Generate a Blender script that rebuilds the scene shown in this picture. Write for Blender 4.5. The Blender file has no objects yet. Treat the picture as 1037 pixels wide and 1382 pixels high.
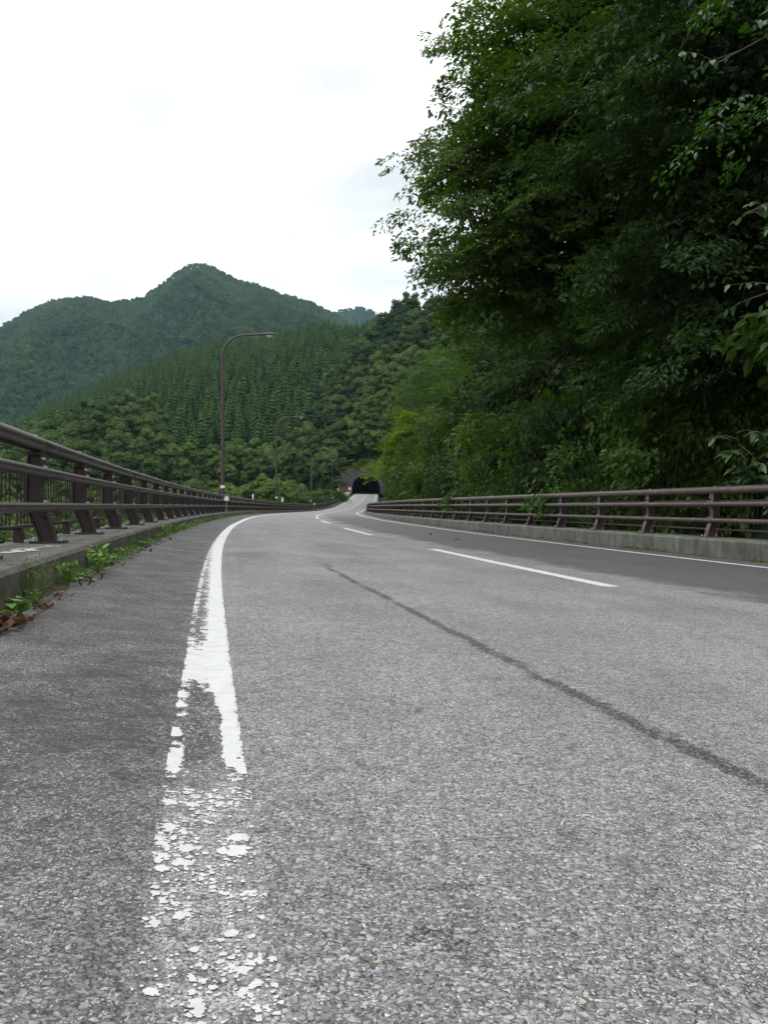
import bpy, math, random
import numpy as np
from mathutils import Vector
R = np.random.RandomState(7); random.seed(7)
S = bpy.context.scene
EYE = 0.56
# ------------------------------------------------------------------ camera, sky, sun
cd = bpy.data.cameras.new('camera'); cam = bpy.data.objects.new('camera', cd); S.collection.objects.link(cam)
cd.sensor_fit = 'AUTO'; cd.sensor_width = 36; cd.lens = 29.12
cd.clip_start = 0.05; cd.clip_end = 20000
cam.location = (0, 0, EYE); cam.rotation_euler = (math.radians(90-0.41), 0, 0)
S.camera = cam
S.view_settings.view_transform = 'Standard'; S.view_settings.look = 'None'
S.view_settings.exposure = 0.0; S.view_settings.gamma = 1; S.view_settings.use_curve_mapping = False
w = bpy.data.worlds.new('World'); S.world = w; w.use_nodes = True
nt = w.node_tree; nt.nodes.clear(); N = nt.nodes.new; L = nt.links.new
SUN_EL, SUN_AZ = math.radians(58), math.radians(-60)
sky = N('ShaderNodeTexSky'); sky.sky_type = 'NISHITA'; sky.sun_disc = False
sky.sun_elevation = SUN_EL; sky.sun_rotation = SUN_AZ
tc = N('ShaderNodeTexCoord'); sep = N('ShaderNodeSeparateXYZ'); L(tc.outputs['Generated'], sep.inputs[0])
mx = N('ShaderNodeMath'); mx.operation = 'MAXIMUM'; mx.inputs[1].default_value = 0; L(sep.outputs['Z'], mx.inputs[0])
ma = N('ShaderNodeMath'); ma.operation = 'MULTIPLY_ADD'; ma.inputs[1].default_value = 2.0; ma.inputs[2].default_value = 1.0; L(mx.outputs[0], ma.inputs[0])
mp = N('ShaderNodeMapping'); mp.inputs['Scale'].default_value = (1.6, 1.6, 4.5); L(tc.outputs['Generated'], mp.inputs[0])
nz = N('ShaderNodeTexNoise'); nz.inputs['Scale'].default_value = 1.7; nz.inputs['Detail'].default_value = 4; nz.inputs['Roughness'].default_value = 0.5
L(mp.outputs[0], nz.inputs['Vector'])
mr = N('ShaderNodeMapRange'); mr.inputs[1].default_value = .3; mr.inputs[2].default_value = .7; mr.inputs[3].default_value = 5.6; mr.inputs[4].default_value = 12.0
L(nz.outputs['Fac'], mr.inputs[0])
mm = N('ShaderNodeMath'); mm.operation = 'MULTIPLY'; L(ma.outputs[0], mm.inputs[0]); L(mr.outputs[0], mm.inputs[1])
cc = N('ShaderNodeCombineColor'); 
for i, k in enumerate((0.985, 0.995, 1.0)):
    q = N('ShaderNodeMath'); q.operation = 'MULTIPLY'; q.inputs[1].default_value = k; L(mm.outputs[0], q.inputs[0]); L(q.outputs[0], cc.inputs[i])
mix = N('ShaderNodeMix'); mix.data_type = 'RGBA'; mix.inputs[0].default_value = 0.93
L(sky.outputs[0], mix.inputs[6]); L(cc.outputs[0], mix.inputs[7])
bg = N('ShaderNodeBackground'); bg.inputs['Strength'].default_value = 0.1; L(mix.outputs[2], bg.inputs['Color'])
wo = N('ShaderNodeOutputWorld'); L(bg.outputs[0], wo.inputs['Surface'])
sd = bpy.data.lights.new('sun', 'SUN'); sd.energy = 1.2; sd.angle = math.radians(14); sd.color = (1, .96, .9)
sun = bpy.data.objects.new('sun', sd); S.collection.objects.link(sun)
dv = Vector((math.sin(SUN_AZ)*math.cos(SUN_EL), math.cos(SUN_AZ)*math.cos(SUN_EL)*-0.4, math.sin(SUN_EL)))
sun.rotation_euler = dv.to_track_quat('Z', 'Y').to_euler()
S.cycles.max_bounces = 6; S.cycles.diffuse_bounces = 3; S.cycles.transmission_bounces = 3; S.cycles.transparent_max_bounces = 4

# ------------------------------------------------------------------ numeric helpers
def hsh(ix, iy, s=0):
    n = (ix.astype(np.int64)*374761393 + iy.astype(np.int64)*668265263 + s*1442695041) & 0xffffffff
    n = ((n ^ (n >> 13))*1274126177) & 0xffffffff
    n = n ^ (n >> 16)
    return (n & 0xffff)/65535.0
def vnoise(x, y, s=0):
    x = np.asarray(x, float); y = np.asarray(y, float)
    ix = np.floor(x); iy = np.floor(y); fx = x-ix; fy = y-iy
    fx = fx*fx*(3-2*fx); fy = fy*fy*(3-2*fy)
    a = hsh(ix, iy, s); b = hsh(ix+1, iy, s); c = hsh(ix, iy+1, s); d = hsh(ix+1, iy+1, s)
    return (a*(1-fx)+b*fx)*(1-fy)+(c*(1-fx)+d*fx)*fy
def fbm(x, y, s=0, o=4):
    r = 0; a = .5; t = 0
    for k in range(o):
        r = r + a*vnoise(x*2**k, y*2**k, s+k*17); t += a; a *= .5
    return r/t
def table(pts, w=6, lo=-60, hi=700, step=.5):
    xs = np.arange(lo, hi, step); p = np.array(pts, float)
    ys = np.interp(xs, p[:, 0], p[:, 1])
    m = xs < p[0, 0]; ys[m] = p[0, 1]+(xs[m]-p[0, 0])*(p[1, 1]-p[0, 1])/(p[1, 0]-p[0, 0])
    m = xs > p[-1, 0]; ys[m] = p[-1, 1]+(xs[m]-p[-1, 0])*(p[-1, 1]-p[-2, 1])/(p[-1, 0]-p[-2, 0])
    k = int(w/step); g = np.exp(-0.5*(np.arange(-3*k, 3*k+1)/k)**2); g /= g.sum()
    yp = np.concatenate([ys[0]+(np.arange(-3*k, 0))*(ys[1]-ys[0]), ys, ys[-1]+(np.arange(1, 3*k+1))*(ys[-1]-ys[-2])])
    ys = np.convolve(yp, g, 'valid')
    return lambda v: np.interp(v, xs, ys)
# road plan: x of the left edge line against depth; z of the surface
XE = table([(-30, 6.54), (0, 0), (2.9, -.63), (5.35, -1.14), (9.3, -1.92), (13.3, -2.66), (23.2, -4.28), (36.8, -6.1), (45, -7.0), (58, -8.05), (71, -8.75),
            (84, -9.2), (100, -9.6), (129, -9.7), (150, -9.4), (168, -9.0), (195, -8.5), (264, -8.9), (300, -9.3)], w=2.5)
ZE = table([(-30, 0), (40, 0), (56, -.03), (100, -.18), (130, -.2), (160, .25), (200, 1.95), (264, 4.35), (320, 6.4)], w=7)
KN = table([(-30, 1), (30, 1), (80, .35), (110, .2), (200, .2)], w=6)
LW = table([(-30, 1), (30, 1), (80, .95), (110, .93), (300, .93)], w=5)     # lanes a little wider in the near curve
CT = np.array([-30, -1.6, -.9, -.3, 0, 3.4, 6.8, 7.6, 40.]); CZ = np.array([.1, .1, .1, .03, 0, -.14, -.215, -.235, -.235])
def frame(Y):
    x = XE(Y); d = (XE(Y+.5)-XE(Y-.5)); n = np.sqrt(1+d*d)
    return x, d/n, 1/n                       # tangent (d/n, 1/n)
def P(Y, t):
    x, tx, ty = frame(Y); tt = np.where(np.asarray(t) > 0, t*LW(Y), t)
    return x+tt*ty, Y-tt*tx
def ZS(Y, t): return ZE(Y)+KN(Y)*np.interp(t, CT, CZ)
def proj(x, y, z):
    return 518.5+1118*x/y, 683-1118*(z-EYE)/y

# ------------------------------------------------------------------ object helpers
col = S.collection
def link(o, parent=None):
    col.objects.link(o)
    if parent: o.parent = parent
    return o
def tag(o, label=None, cat=None, group=None, kind=None):
    for k, v in (('label', label), ('category', cat), ('group', group), ('kind', kind)):
        if v: o[k] = v
    return o
def empty(name, loc=(0, 0, 0), rz=0):
    o = bpy.data.objects.new(name, None); o.location = loc; o.rotation_euler = (0, 0, rz); o.empty_display_size = .2
    return link(o)
def npmesh(name, V, F, smooth=False, attr=None, uv=None):
    """F (M,k) array of polygons with k corners"""
    V = np.ascontiguousarray(V, dtype=np.float32); F = np.ascontiguousarray(F, dtype=np.int32)
    me = bpy.data.meshes.new(name); M, k = F.shape
    me.vertices.add(len(V)); me.vertices.foreach_set('co', V.ravel())
    me.loops.add(M*k); me.loops.foreach_set('vertex_index', F.ravel())
    me.polygons.add(M); me.polygons.foreach_set('loop_start', np.arange(0, M*k, k, dtype=np.int32))
    if uv is not None:
        l = me.uv_layers.new(name='UVMap'); l.data.foreach_set('uv', np.ascontiguousarray(uv[F.ravel()], dtype=np.float32).ravel())
    if attr is not None:
        for an, av in attr.items():
            a = me.attributes.new(an, 'FLOAT', 'FACE'); a.data.foreach_set('value', np.ascontiguousarray(av, dtype=np.float32))
    me.update(calc_edges=True)
    me.polygons.foreach_set('use_smooth', np.full(M, smooth)); me.update()
    return me
def obj(name, me, mat=None, parent=None, loc=None, rot=None):
    if mat and not len(me.materials): me.materials.append(mat)
    o = bpy.data.objects.new(name, me)
    if loc is not None: o.location = loc
    if rot is not None: o.rotation_euler = rot
    return link(o, parent)
class MB:
    def __init__(s): s.v = []; s.f = []
    def add(s, V, F):
        n = len(s.v); s.v += [tuple(map(float, p)) for p in V]; s.f += [tuple(i+n for i in f) for f in F]
    def box(s, c, d, rz=0, tilt=None):
        hx, hy, hz = d[0]/2, d[1]/2, d[2]/2; V = []
        for z in (-hz, hz):
            for x, y in ((-hx, -hy), (hx, -hy), (hx, hy), (-hx, hy)):
                V.append((c[0]+x*math.cos(rz)-y*math.sin(rz), c[1]+x*math.sin(rz)+y*math.cos(rz), c[2]+z))
        s.add(V, [(3, 2, 1, 0), (4, 5, 6, 7), (0, 1, 5, 4), (1, 2, 6, 5), (2, 3, 7, 6), (3, 0, 4, 7)])
    def tube(s, pts, rad, n=8, caps=True):
        pts = [Vector(p) for p in pts]; rad = rad if hasattr(rad, '__len__') else [rad]*len(pts)
        V = []; F = []; up = Vector((0, 0, 1))
        t0 = (pts[1]-pts[0]).normalized()
        if abs(t0.z) > .9: up = Vector((1, 0, 0))
        for i, p in enumerate(pts):
            t = (pts[min(i+1, len(pts)-1)]-pts[max(i-1, 0)]).normalized()
            a = up-t*up.dot(t); a.normalize(); b = t.cross(a); up = a
            for k in range(n):
                an = 2*math.pi*k/n; V.append(p+(a*math.cos(an)+b*math.sin(an))*rad[i])
        for i in range(len(pts)-1):
            for k in range(n):
                F.append((i*n+k, i*n+(k+1) % n, (i+1)*n+(k+1) % n, (i+1)*n+k))
        if caps: F += [tuple(range(n-1, -1, -1)), tuple(range((len(pts)-1)*n, len(pts)*n))]
        s.add(V, F)
    def prism(s, poly, y0, y1):          # poly in x-z, extruded along y
        n = len(poly); V = [(p[0], y0, p[1]) for p in poly]+[(p[0], y1, p[1]) for p in poly]
        F = [tuple(range(n)), tuple(range(2*n-1, n-1, -1))]+[(i+n, (i+1) % n+n, (i+1) % n, i) for i in range(n)]
        s.add(V, F)
    def mesh(s, name, mat=None, smooth=False):
        me = bpy.data.meshes.new(name); me.from_pydata(s.v, [], s.f); me.update()
        if smooth: me.polygons.foreach_set('use_smooth', [True]*len(me.polygons)); me.set_sharp_from_angle(angle=math.radians(40))
        if mat: me.materials.append(mat)
        return me

# ------------------------------------------------------------------ material helpers
class MT:
    def __init__(s, name, rough=.8, spec=.3):
        s.m = bpy.data.materials.new(name); s.m.use_nodes = True; s.t = s.m.node_tree
        s.b = s.t.nodes['Principled BSDF']; s.b.inputs['Roughness'].default_value = rough; s.b.inputs['Specular IOR Level'].default_value = spec
        s.out = s.t.nodes['Material Output']
    def n(s, ty, **kw):
        o = s.t.nodes.new(ty)
        for k, v in kw.items(): setattr(o, k, v)
        return o
    def l(s, a, b): s.t.links.new(a, b)
    def pos(s): return s.n('ShaderNodeNewGeometry').outputs['Position']
    def sc(s, v, sx, sy, sz):
        m = s.n('ShaderNodeVectorMath', operation='MULTIPLY'); m.inputs[1].default_value = (sx, sy, sz); s.l(v, m.inputs[0]); return m.outputs[0]
    def noise(s, v, scale, det=3, rough=.55):
        o = s.n('ShaderNodeTexNoise'); o.inputs['Scale'].default_value = scale; o.inputs['Detail'].default_value = det; o.inputs['Roughness'].default_value = rough
        s.l(v, o.inputs['Vector']); return o.outputs['Fac']
    def math(s, op, a, b=0., c=0.):
        o = s.n('ShaderNodeMath', operation=op)
        for i, q in enumerate((a, b, c)):
            if isinstance(q, (int, float)): o.inputs[i].default_value = q
            else: s.l(q, o.inputs[i])
        return o.outputs[0]
    def mr(s, v, a, b, c=0., d=1., smooth=False):
        o = s.n('ShaderNodeMapRange')
        if smooth: o.interpolation_type = 'SMOOTHSTEP'
        for i, q in enumerate((a, b, c, d)): o.inputs[i+1].default_value = q
        s.l(v, o.inputs[0]); return o.outputs[0]
    def ramp(s, v, stops):
        o = s.n('ShaderNodeValToRGB'); e = o.color_ramp.elements
        while len(e) < len(stops): e.new(.5)
        for i, (p, c) in enumerate(stops): e[i].position = p; e[i].color = (*c, 1)
        s.l(v, o.inputs[0]); return o.outputs[0]
    def mix(s, f, a, b, mode='MIX'):
        o = s.n('ShaderNodeMix', data_type='RGBA', blend_type=mode)
        for i, q in ((0, f), (6, a), (7, b)):
            if isinstance(q, (int, float)): o.inputs[i].default_value = q
            elif isinstance(q, tuple): o.inputs[i].default_value = (*q, 1)
            else: s.l(q, o.inputs[i])
        return o.outputs[2]
    def color(s, c):
        if isinstance(c, tuple): s.b.inputs['Base Color'].default_value = (*c, 1)
        else: s.l(c, s.b.inputs['Base Color'])
        return s
    def bump(s, h, strength=.5, dist=.01):
        o = s.n('ShaderNodeBump'); o.inputs['Strength'].default_value = strength; o.inputs['Distance'].default_value = dist
        s.l(h, o.inputs['Height']); s.l(o.outputs[0], s.b.inputs['Normal'])
def g3(v): return (v, v, v)

# ---- asphalt
def asphalt():
    m = MT('worn_asphalt', .82, .35); p = m.pos()
    uv = m.n('ShaderNodeUVMap'); sp = m.n('ShaderNodeSeparateXYZ'); m.l(uv.outputs[0], sp.inputs[0]); s_, t_ = sp.outputs[1], sp.outputs[0]
    wob = m.n('ShaderNodeTexNoise'); wob.inputs['Scale'].default_value = 60; wob.inputs['Detail'].default_value = 2; m.l(p, wob.inputs['Vector'])
    wv = m.n('ShaderNodeVectorMath', operation='MULTIPLY_ADD'); wv.inputs[1].default_value = (.016, .016, 0); m.l(wob.outputs['Color'], wv.inputs[0]); m.l(p, wv.inputs[2])
    def vor(scale, feat='F1'):
        o = m.n('ShaderNodeTexVoronoi', voronoi_dimensions='2D', feature=feat); o.inputs['Scale'].default_value = scale; m.l(wv.outputs[0], o.inputs['Vector']); return o
    v1 = vor(100); v2 = vor(330); v3 = vor(190)
    def cols(v): q = m.n('ShaderNodeSeparateColor'); m.l(v.outputs['Color'], q.inputs[0]); return q
    sr, sr2, sr3 = cols(v1), cols(v2), cols(v3)
    def stones(v, q, share, soft=.09):
        rad = m.math('MULTIPLY', m.math('GREATER_THAN', q.outputs[1], 1-share), m.math('MULTIPLY_ADD', q.outputs[2], .22, .33))
        d = m.math('SUBTRACT', rad, v.outputs['Distance']); return m.mr(d, 0., soft)
    stone = m.ramp(sr.outputs[0], [(0, (.14, .136, .144)), (.3, (.215, .217, .227)), (.7, (.295, .303, .31)), (.95, (.385, .395, .395)), (1, (.39, .35, .28))])
    fine = m.ramp(sr2.outputs[1], [(0, g3(.04)), (.45, (.115, .104, .102)), (.88, (.24, .225, .222)), (1, (.62, .62, .62))])
    stone3 = m.ramp(sr3.outputs[0], [(0, g3(.13)), (.5, (.225, .222, .225)), (.95, (.34, .34, .34)), (1, (.55, .54, .52))])
    mask1 = stones(v1, sr, .74); mask3 = stones(v3, sr3, .72)
    sf = m.noise(p, 420, 3, .6)
    stone = m.mix(1., stone, m.ramp(sf, [(.3, g3(.8)), (.7, g3(1.15))]), 'MULTIPLY')
    c = m.mix(mask3, fine, stone3); c = m.mix(mask1, c, stone); mask = m.math('MAXIMUM', mask1, m.math('MULTIPLY', mask3, .6))
    # left shoulder: darker, with white grit
    big = m.noise(p, .9, 4, .6); mid = m.noise(p, 5, 4, .6)
    sh = m.mr(m.math('ADD', t_, m.math('MULTIPLY', m.math('SUBTRACT', mid, .5), .25)), -.12, .06)
    shc = m.mix(m.mr(mid, .3, .7), g3(.32), g3(.58))
    sh = m.math('MULTIPLY_ADD', m.math('SUBTRACT', 1., sh), m.mr(s_, 1.2, 2.2, -.45, -1.), 1.)
    c = m.mix(sh, m.mix(1., c, shc, 'MULTIPLY'), c)
    grit = m.math('MULTIPLY', m.mr(sr2.outputs[0], .955, .97), m.mr(mid, .38, .5, .2, 1.))
    c = m.mix(m.math('MULTIPLY', grit, m.mr(t_, -.05, .05, .9, .22)), c, g3(.5))
    # clusters of plucked stones keep the surface grainy at every distance
    gr = m.noise(p, 46, 5, .8); c = m.mix(1., c, m.ramp(gr, [(.34, g3(.5)), (.45, g3(.93)), (.6, g3(1.12))]), 'MULTIPLY')
    gr2 = m.noise(p, 13, 5, .8); c = m.mix(1., c, m.ramp(gr2, [(.33, g3(.62)), (.44, g3(.97)), (.62, g3(1.08))]), 'MULTIPLY')
    # general tone
    c = m.mix(1., c, m.ramp(big, [(.3, g3(.82)), (.7, g3(1.1))]), 'MULTIPLY')
    stretch = m.noise(m.sc(uv.outputs[0], 1.1, .22, 1), 1.3, 4, .6)
    c = m.mix(1., c, m.ramp(stretch, [(.35, g3(.86)), (.6, g3(1.05))]), 'MULTIPLY')
    # dark, finer new surfacing on the far lane
    nt_ = m.math('ADD', t_, m.math('MULTIPLY', m.math('SUBTRACT', m.noise(m.sc(uv.outputs[0], 1, .35, 1), 1.6, 5, .7), .5), 2.0))
    rl = m.mr(nt_, 3.75, 4.25, smooth=True); rl = m.math('MULTIPLY', rl, m.mr(s_, 45, 75, 1, .25))
    c = m.mix(m.math('MULTIPLY', rl, .9), c, m.mix(1., m.mix(.16, g3(.036), c), m.ramp(m.noise(p, 34, 4, .7), [(.3, g3(.75)), (.7, g3(1.3))]), 'MULTIPLY'))
    # seam between the surfacing strips: ravelled, dark
    sn = m.noise(m.sc(p, 1, 1, 0), 2.2, 3, .6); sn2 = m.noise(p, 26, 4, .7); sn3 = m.noise(p, 90, 2, .6)
    tcn = m.math('ADD', m.math('MULTIPLY_ADD', s_, -.011, 1.20), m.math('MULTIPLY', m.math('SUBTRACT', sn, .5), .13))
    dd = m.math('ABSOLUTE', m.math('SUBTRACT', m.math('ADD', t_, m.math('MULTIPLY', m.math('SUBTRACT', sn2, .5), .13)), tcn))
    dd = m.math('ADD', dd, m.math('MULTIPLY', m.math('SUBTRACT', sn3, .5), .035))
    crack = m.math('MULTIPLY', m.mr(dd, .016, .040, 1, 0), m.mr(s_, 7.6, 9.2, 1, 0))
    crack = m.math('MULTIPLY', crack, m.math('MULTIPLY', m.mr(m.noise(p, 3.1, 2), .36, .46, .35, 1.), m.math('MULTIPLY', m.mr(m.noise(p, 85, 3, .75), .42, .52, .25, 1.), m.mr(mask, 0, 1, 1, .6))))
    # stray cracks and pits
    vc = m.n('ShaderNodeTexVoronoi', feature='DISTANCE_TO_EDGE', voronoi_dimensions='2D'); vc.inputs['Scale'].default_value = 1.05
    w2 = m.n('ShaderNodeVectorMath', operation='MULTIPLY_ADD'); w2.inputs[1].default_value = (.5, .5, 0)
    wn = m.n('ShaderNodeTexNoise'); wn.inputs['Scale'].default_value = 3.5; wn.inputs['Detail'].default_value = 4; m.l(p, wn.inputs['Vector']); m.l(wn.outputs['Color'], w2.inputs[0]); m.l(p, w2.inputs[2]); m.l(w2.outputs[0], vc.inputs['Vector'])
    hair = m.math('MULTIPLY', m.mr(vc.outputs['Distance'], .002, .012, 1, 0), m.mr(m.noise(p, .8, 3), .56, .64))
    pits = m.math('MULTIPLY', m.mr(m.noise(p, 19, 4, .75), .68, .73), m.mr(m.noise(p, 1.7, 2), .5, .6))
    dark = m.math('MAXIMUM', crack, m.math('MAXIMUM', m.math('MULTIPLY', hair, .75), m.math('MULTIPLY', pits, .7)))
    # ravelled dark stain beside and inside the worn part of the edge line
    nzs = m.math('MULTIPLY_ADD', mid, .5, m.math('MULTIPLY_ADD', sn3, .35, m.math('MULTIPLY', sn2, .9)))
    def spot(t0, s0, rt, rs, am=3.2):
        a = m.math('POWER', m.math('DIVIDE', m.math('SUBTRACT', t_, t0), rt), 2.); b = m.math('POWER', m.math('DIVIDE', m.math('SUBTRACT', s_, s0), rs), 2.)
        return m.mr(m.math('ADD', m.math('ADD', a, b), m.math('MULTIPLY', m.math('SUBTRACT', nzs, .87), am)), .5, 1.0, 1, 0, True)
    st = m.math('MAXIMUM', m.math('MAXIMUM', spot(-.2, 2.3, .26, .7, 4.5), m.math('MAXIMUM', m.math('MULTIPLY', m.mr(m.noise(p, 1.9, 3, .6), .5, .58), m.mr(t_, -.25, -.1, .8, 0)), spot(-.01, 2.1, .08, .5, 2.))), spot(.35, 9.5, .28, 1.0, 6.))
    c = m.mix(m.math('MULTIPLY', st, m.math('MULTIPLY', m.mr(sn3, .42, .55, .25, .95), m.mr(m.noise(m.sc(p, 1, 1.5, 1), 20, 6, .85), .465, .51, 0., 1.))), c, g3(.04))
    wt = m.math('MULTIPLY', m.mr(m.math('ADD', m.math('ABSOLUTE', t_), m.math('MULTIPLY', m.math('SUBTRACT', mid, .5), .05)), .045, .095, 1, 0), m.math('MULTIPLY', m.mr(s_, 1.5, 1.8, 1, 0), m.mr(m.noise(p, 24, 4, .7), .42, .62)))
    wt = m.math('MULTIPLY', wt, m.mr(m.noise(p, 210, 3, .6), .44, .56)); c = m.mix(m.math('MULTIPLY', wt, .8), c, g3(.5))
    sp1 = m.math('MAXIMUM', spot(.30, 1.03, .045, .034, 4.5), m.math('MAXIMUM', spot(.245, 1.25, .022, .02, 4.5), spot(.36, 1.17, .05, .014, 4.5)))
    c = m.mix(m.math('MULTIPLY', m.math('MULTIPLY', sp1, .92), m.math('MULTIPLY', m.mr(m.noise(p, 95, 3, .75), .44, .54), m.mr(mask, 0, 1, 1, .45))), c, g3(.010))
    c = m.mix(m.math('MULTIPLY', dark, .88), c, g3(.022))
    c = m.mix(1., c, (1.0, .992, .992), 'MULTIPLY'); m.color(c)
    r = m.mr(rl, 0, 1, .85, .78); m.l(r, m.b.inputs['Roughness'])
    h = m.math('ADD', m.math('MULTIPLY', mask, m.mr(sr.outputs[2], 0, 1, .45, 1.)), m.math('MULTIPLY', sn3, .5))
    h = m.math('SUBTRACT', h, m.math('MULTIPLY', dark, 2.2))
    m.bump(m.math('MULTIPLY', h, m.mr(rl, 0, 1, 1, .35)), .9, .0035)
    return m.m
def simple(name, colr, rough=.8, spec=.3, nscale=None, amt=.25, bumpd=None, metal=0):
    m = MT(name, rough, spec); m.b.inputs['Metallic'].default_value = metal
    if nscale:
        tc_ = m.n('ShaderNodeTexCoord').outputs['Object']; f = m.noise(tc_, nscale, 5, .65)
        m.color(m.mix(1., colr, m.ramp(f, [(.3, g3(1-amt)), (.7, g3(1+amt))]), 'MULTIPLY'))
        if bumpd: m.bump(f, .6, bumpd)
    else: m.color(colr)
    return m.m
def concrete(name, base=(.25, .245, .23), moss=.5):
    m = MT(name, .9, .2); p = m.pos()
    f = m.noise(p, 1.3, 5, .65); fine = m.noise(p, 45, 4, .7); streak = m.noise(m.sc(p, 3, 3, .6), 1.6, 5, .75)
    c = m.mix(1., base, m.ramp(f, [(.3, g3(.65)), (.7, g3(1.12))]), 'MULTIPLY')
    c = m.mix(1., c, m.ramp(streak, [(.35, g3(.55)), (.6, g3(1.05))]), 'MULTIPLY')
    c = m.mix(1., c, m.ramp(fine, [(.3, g3(.75)), (.65, g3(1.1))]), 'MULTIPLY')
    nrm = m.n('ShaderNodeNewGeometry'); sz = m.n('ShaderNodeSeparateXYZ'); m.l(nrm.outputs['Normal'], sz.inputs[0])
    side = m.mr(sz.outputs[2], .3, .8, 1, 0)
    mf = m.math('MULTIPLY', m.mr(m.noise(p, 3.2, 5, .7), .44, .62), m.mr(side, 0, 1, .25, 1.))
    c = m.mix(m.math('MULTIPLY', mf, moss), c, (.045, .055, .022))
    spk = m.mr(m.noise(p, 70, 2, .5), .72, .76)
    c = m.mix(m.math('MULTIPLY', spk, .6), c, g3(.5))
    m.color(c); m.bump(m.math('ADD', fine, m.math('MULTIPLY', streak, .6)), .55, .006)
    return m.m
def paint(name):
    m = MT(name, .7, .3); p = m.pos()
    c = m.mix(1., (.52, .52, .52), m.ramp(m.noise(p, 14, 5, .7), [(.3, g3(.84)), (.6, g3(1.0))]), 'MULTIPLY')
    c = m.mix(m.math('MULTIPLY', m.mr(m.noise(p, 170, 2, .5), .62, .7), .35), c, g3(.25))
    m.color(c); m.bump(m.noise(p, 160, 3, .6), .5, .002); return m.m
def worn_paint(name):      # paint with ravelled gaps between stones: same white paint, thin
    return paint(name)
def railpaint(name, base, chalk, camt):
    m = MT(name, .5, .3); p = m.pos()
    c = m.mix(1., base, m.ramp(m.noise(m.sc(p, 1, 1, 3), 3, 5, .7), [(.3, g3(.72)), (.7, g3(1.2))]), 'MULTIPLY')
    ch = m.math('MULTIPLY', m.mr(m.noise(p, 9, 5, .75), .56, .68), camt); c = m.mix(ch, c, chalk)
    sp_ = m.mr(m.noise(p, 120, 2), .68, .74); c = m.mix(m.math('MULTIPLY', sp_, .3), c, g3(.25))
    m.color(c); m.l(m.mr(ch, 0, .5, .4, .75), m.b.inputs['Roughness']); m.bump(m.noise(p, 60, 3), .15, .002); return m.m
def leafmat(name, dark, light, yellow=None, yamt=0., trans=.35, rough=.5, pos_noise=None, inst=False, spec=.35):
    m = MT(name, rough, spec)
    if inst: f = m.n('ShaderNodeObjectInfo').outputs['Random']
    else:
        a = m.n('ShaderNodeAttribute'); a.attribute_name = 'tint'; f = a.outputs['Fac']
    p = m.pos()
    if inst:
        a = m.n('ShaderNodeAttribute'); a.attribute_name = 'tint'
        f = m.math('MULTIPLY_ADD', a.outputs['Fac'], .5, m.math('MULTIPLY', f, .5))
    if pos_noise: f = m.math('MULTIPLY_ADD', m.math('SUBTRACT', m.noise(p, pos_noise, 3), .5), 1.5, f)
    c = m.ramp(f, [(0, dark), (1, light)])
    if yellow:
        g = m.n('ShaderNodeAttribute'); g.attribute_name = 'tint2'
        c = m.mix(m.mr(g.outputs['Fac'], 1-yamt, 1-yamt+.02), c, yellow)
    m.color(c)
    tr = m.n('ShaderNodeBsdfTranslucent'); tcol = m.mix(1., c, (1.45, 1.6, .3), 'MULTIPLY'); m.l(tcol, tr.inputs['Color'])
    ms = m.n('ShaderNodeMixShader'); ms.inputs[0].default_value = trans; m.l(m.b.outputs[0], ms.inputs[1]); m.l(tr.outputs[0], ms.inputs[2]); m.l(ms.outputs[0], m.out.inputs['Surface'])
    return m.m

M = {}
M['asphalt'] = asphalt(); M['paint'] = paint('road_paint')
M['concL'] = concrete('mossy_concrete', (.155, .15, .135), .95); M['concR'] = concrete('kerb_concrete', (.17, .17, .155), .45)
M['railL'] = railpaint('brown_rail_paint', (.043, .029, .027), (.15, .12, .11), .12)
M['picket'] = simple('dark_picket_paint', (.022, .015, .014), .6, .3)
M['railR'] = railpaint('faded_brown_rail_paint', (.082, .057, .054), (.30, .25, .22), .42)
M['bolt'] = simple('galvanised_bolt', (.55, .56, .56), .35, .5, metal=.7)
M['pole'] = simple('brown_pole_paint', (.066, .047, .042), .5, .4, 6, .25)
M['lens'] = simple('lamp_glass', (.75, .78, .8), .15, .6)
M['white'] = simple('white_enamel', (.78, .79, .8), .45, .4, 8, .08)
M['bark'] = simple('bark', (.075, .06, .045), .9, .15, 9, .4, .02)
M['soil'] = simple('forest_soil', (.035, .04, .018), .95, .1, 2, .4)
M['terrain'] = simple('wooded_ground', (.016, .03, .011), .95, .1, .05, .4)

# ------------------------------------------------------------------ road surface
def strip(name, ys, ts, dz=0, mat=None, zf=ZS, smooth=True):
    Yg, Tg = np.meshgrid(ys, ts, indexing='ij'); X, Yw = P(Yg, Tg); Z = zf(Yg, Tg)+dz
    V = np.stack([X.ravel(), Yw.ravel(), Z.ravel()], 1); n, k = Yg.shape
    i = np.arange(n-1)[:, None]*k+np.arange(k-1)[None]; F = np.stack([i, i+1, i+k+1, i+k], -1).reshape(-1, 4)
    uv = np.stack([Tg.ravel(), Yg.ravel()], 1)
    return npmesh(name, V, F, smooth, uv=uv)
ys = np.concatenate([np.arange(-8, 40, .5), np.arange(40, 330, 1.5)])
road = obj('road', strip('road', ys, [-.92, -.6, -.3, 0, 1.2, 2.4, 3.4, 4.5, 5.6, 6.8, 7.62]), M['asphalt']); tag(road, kind='structure')

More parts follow.
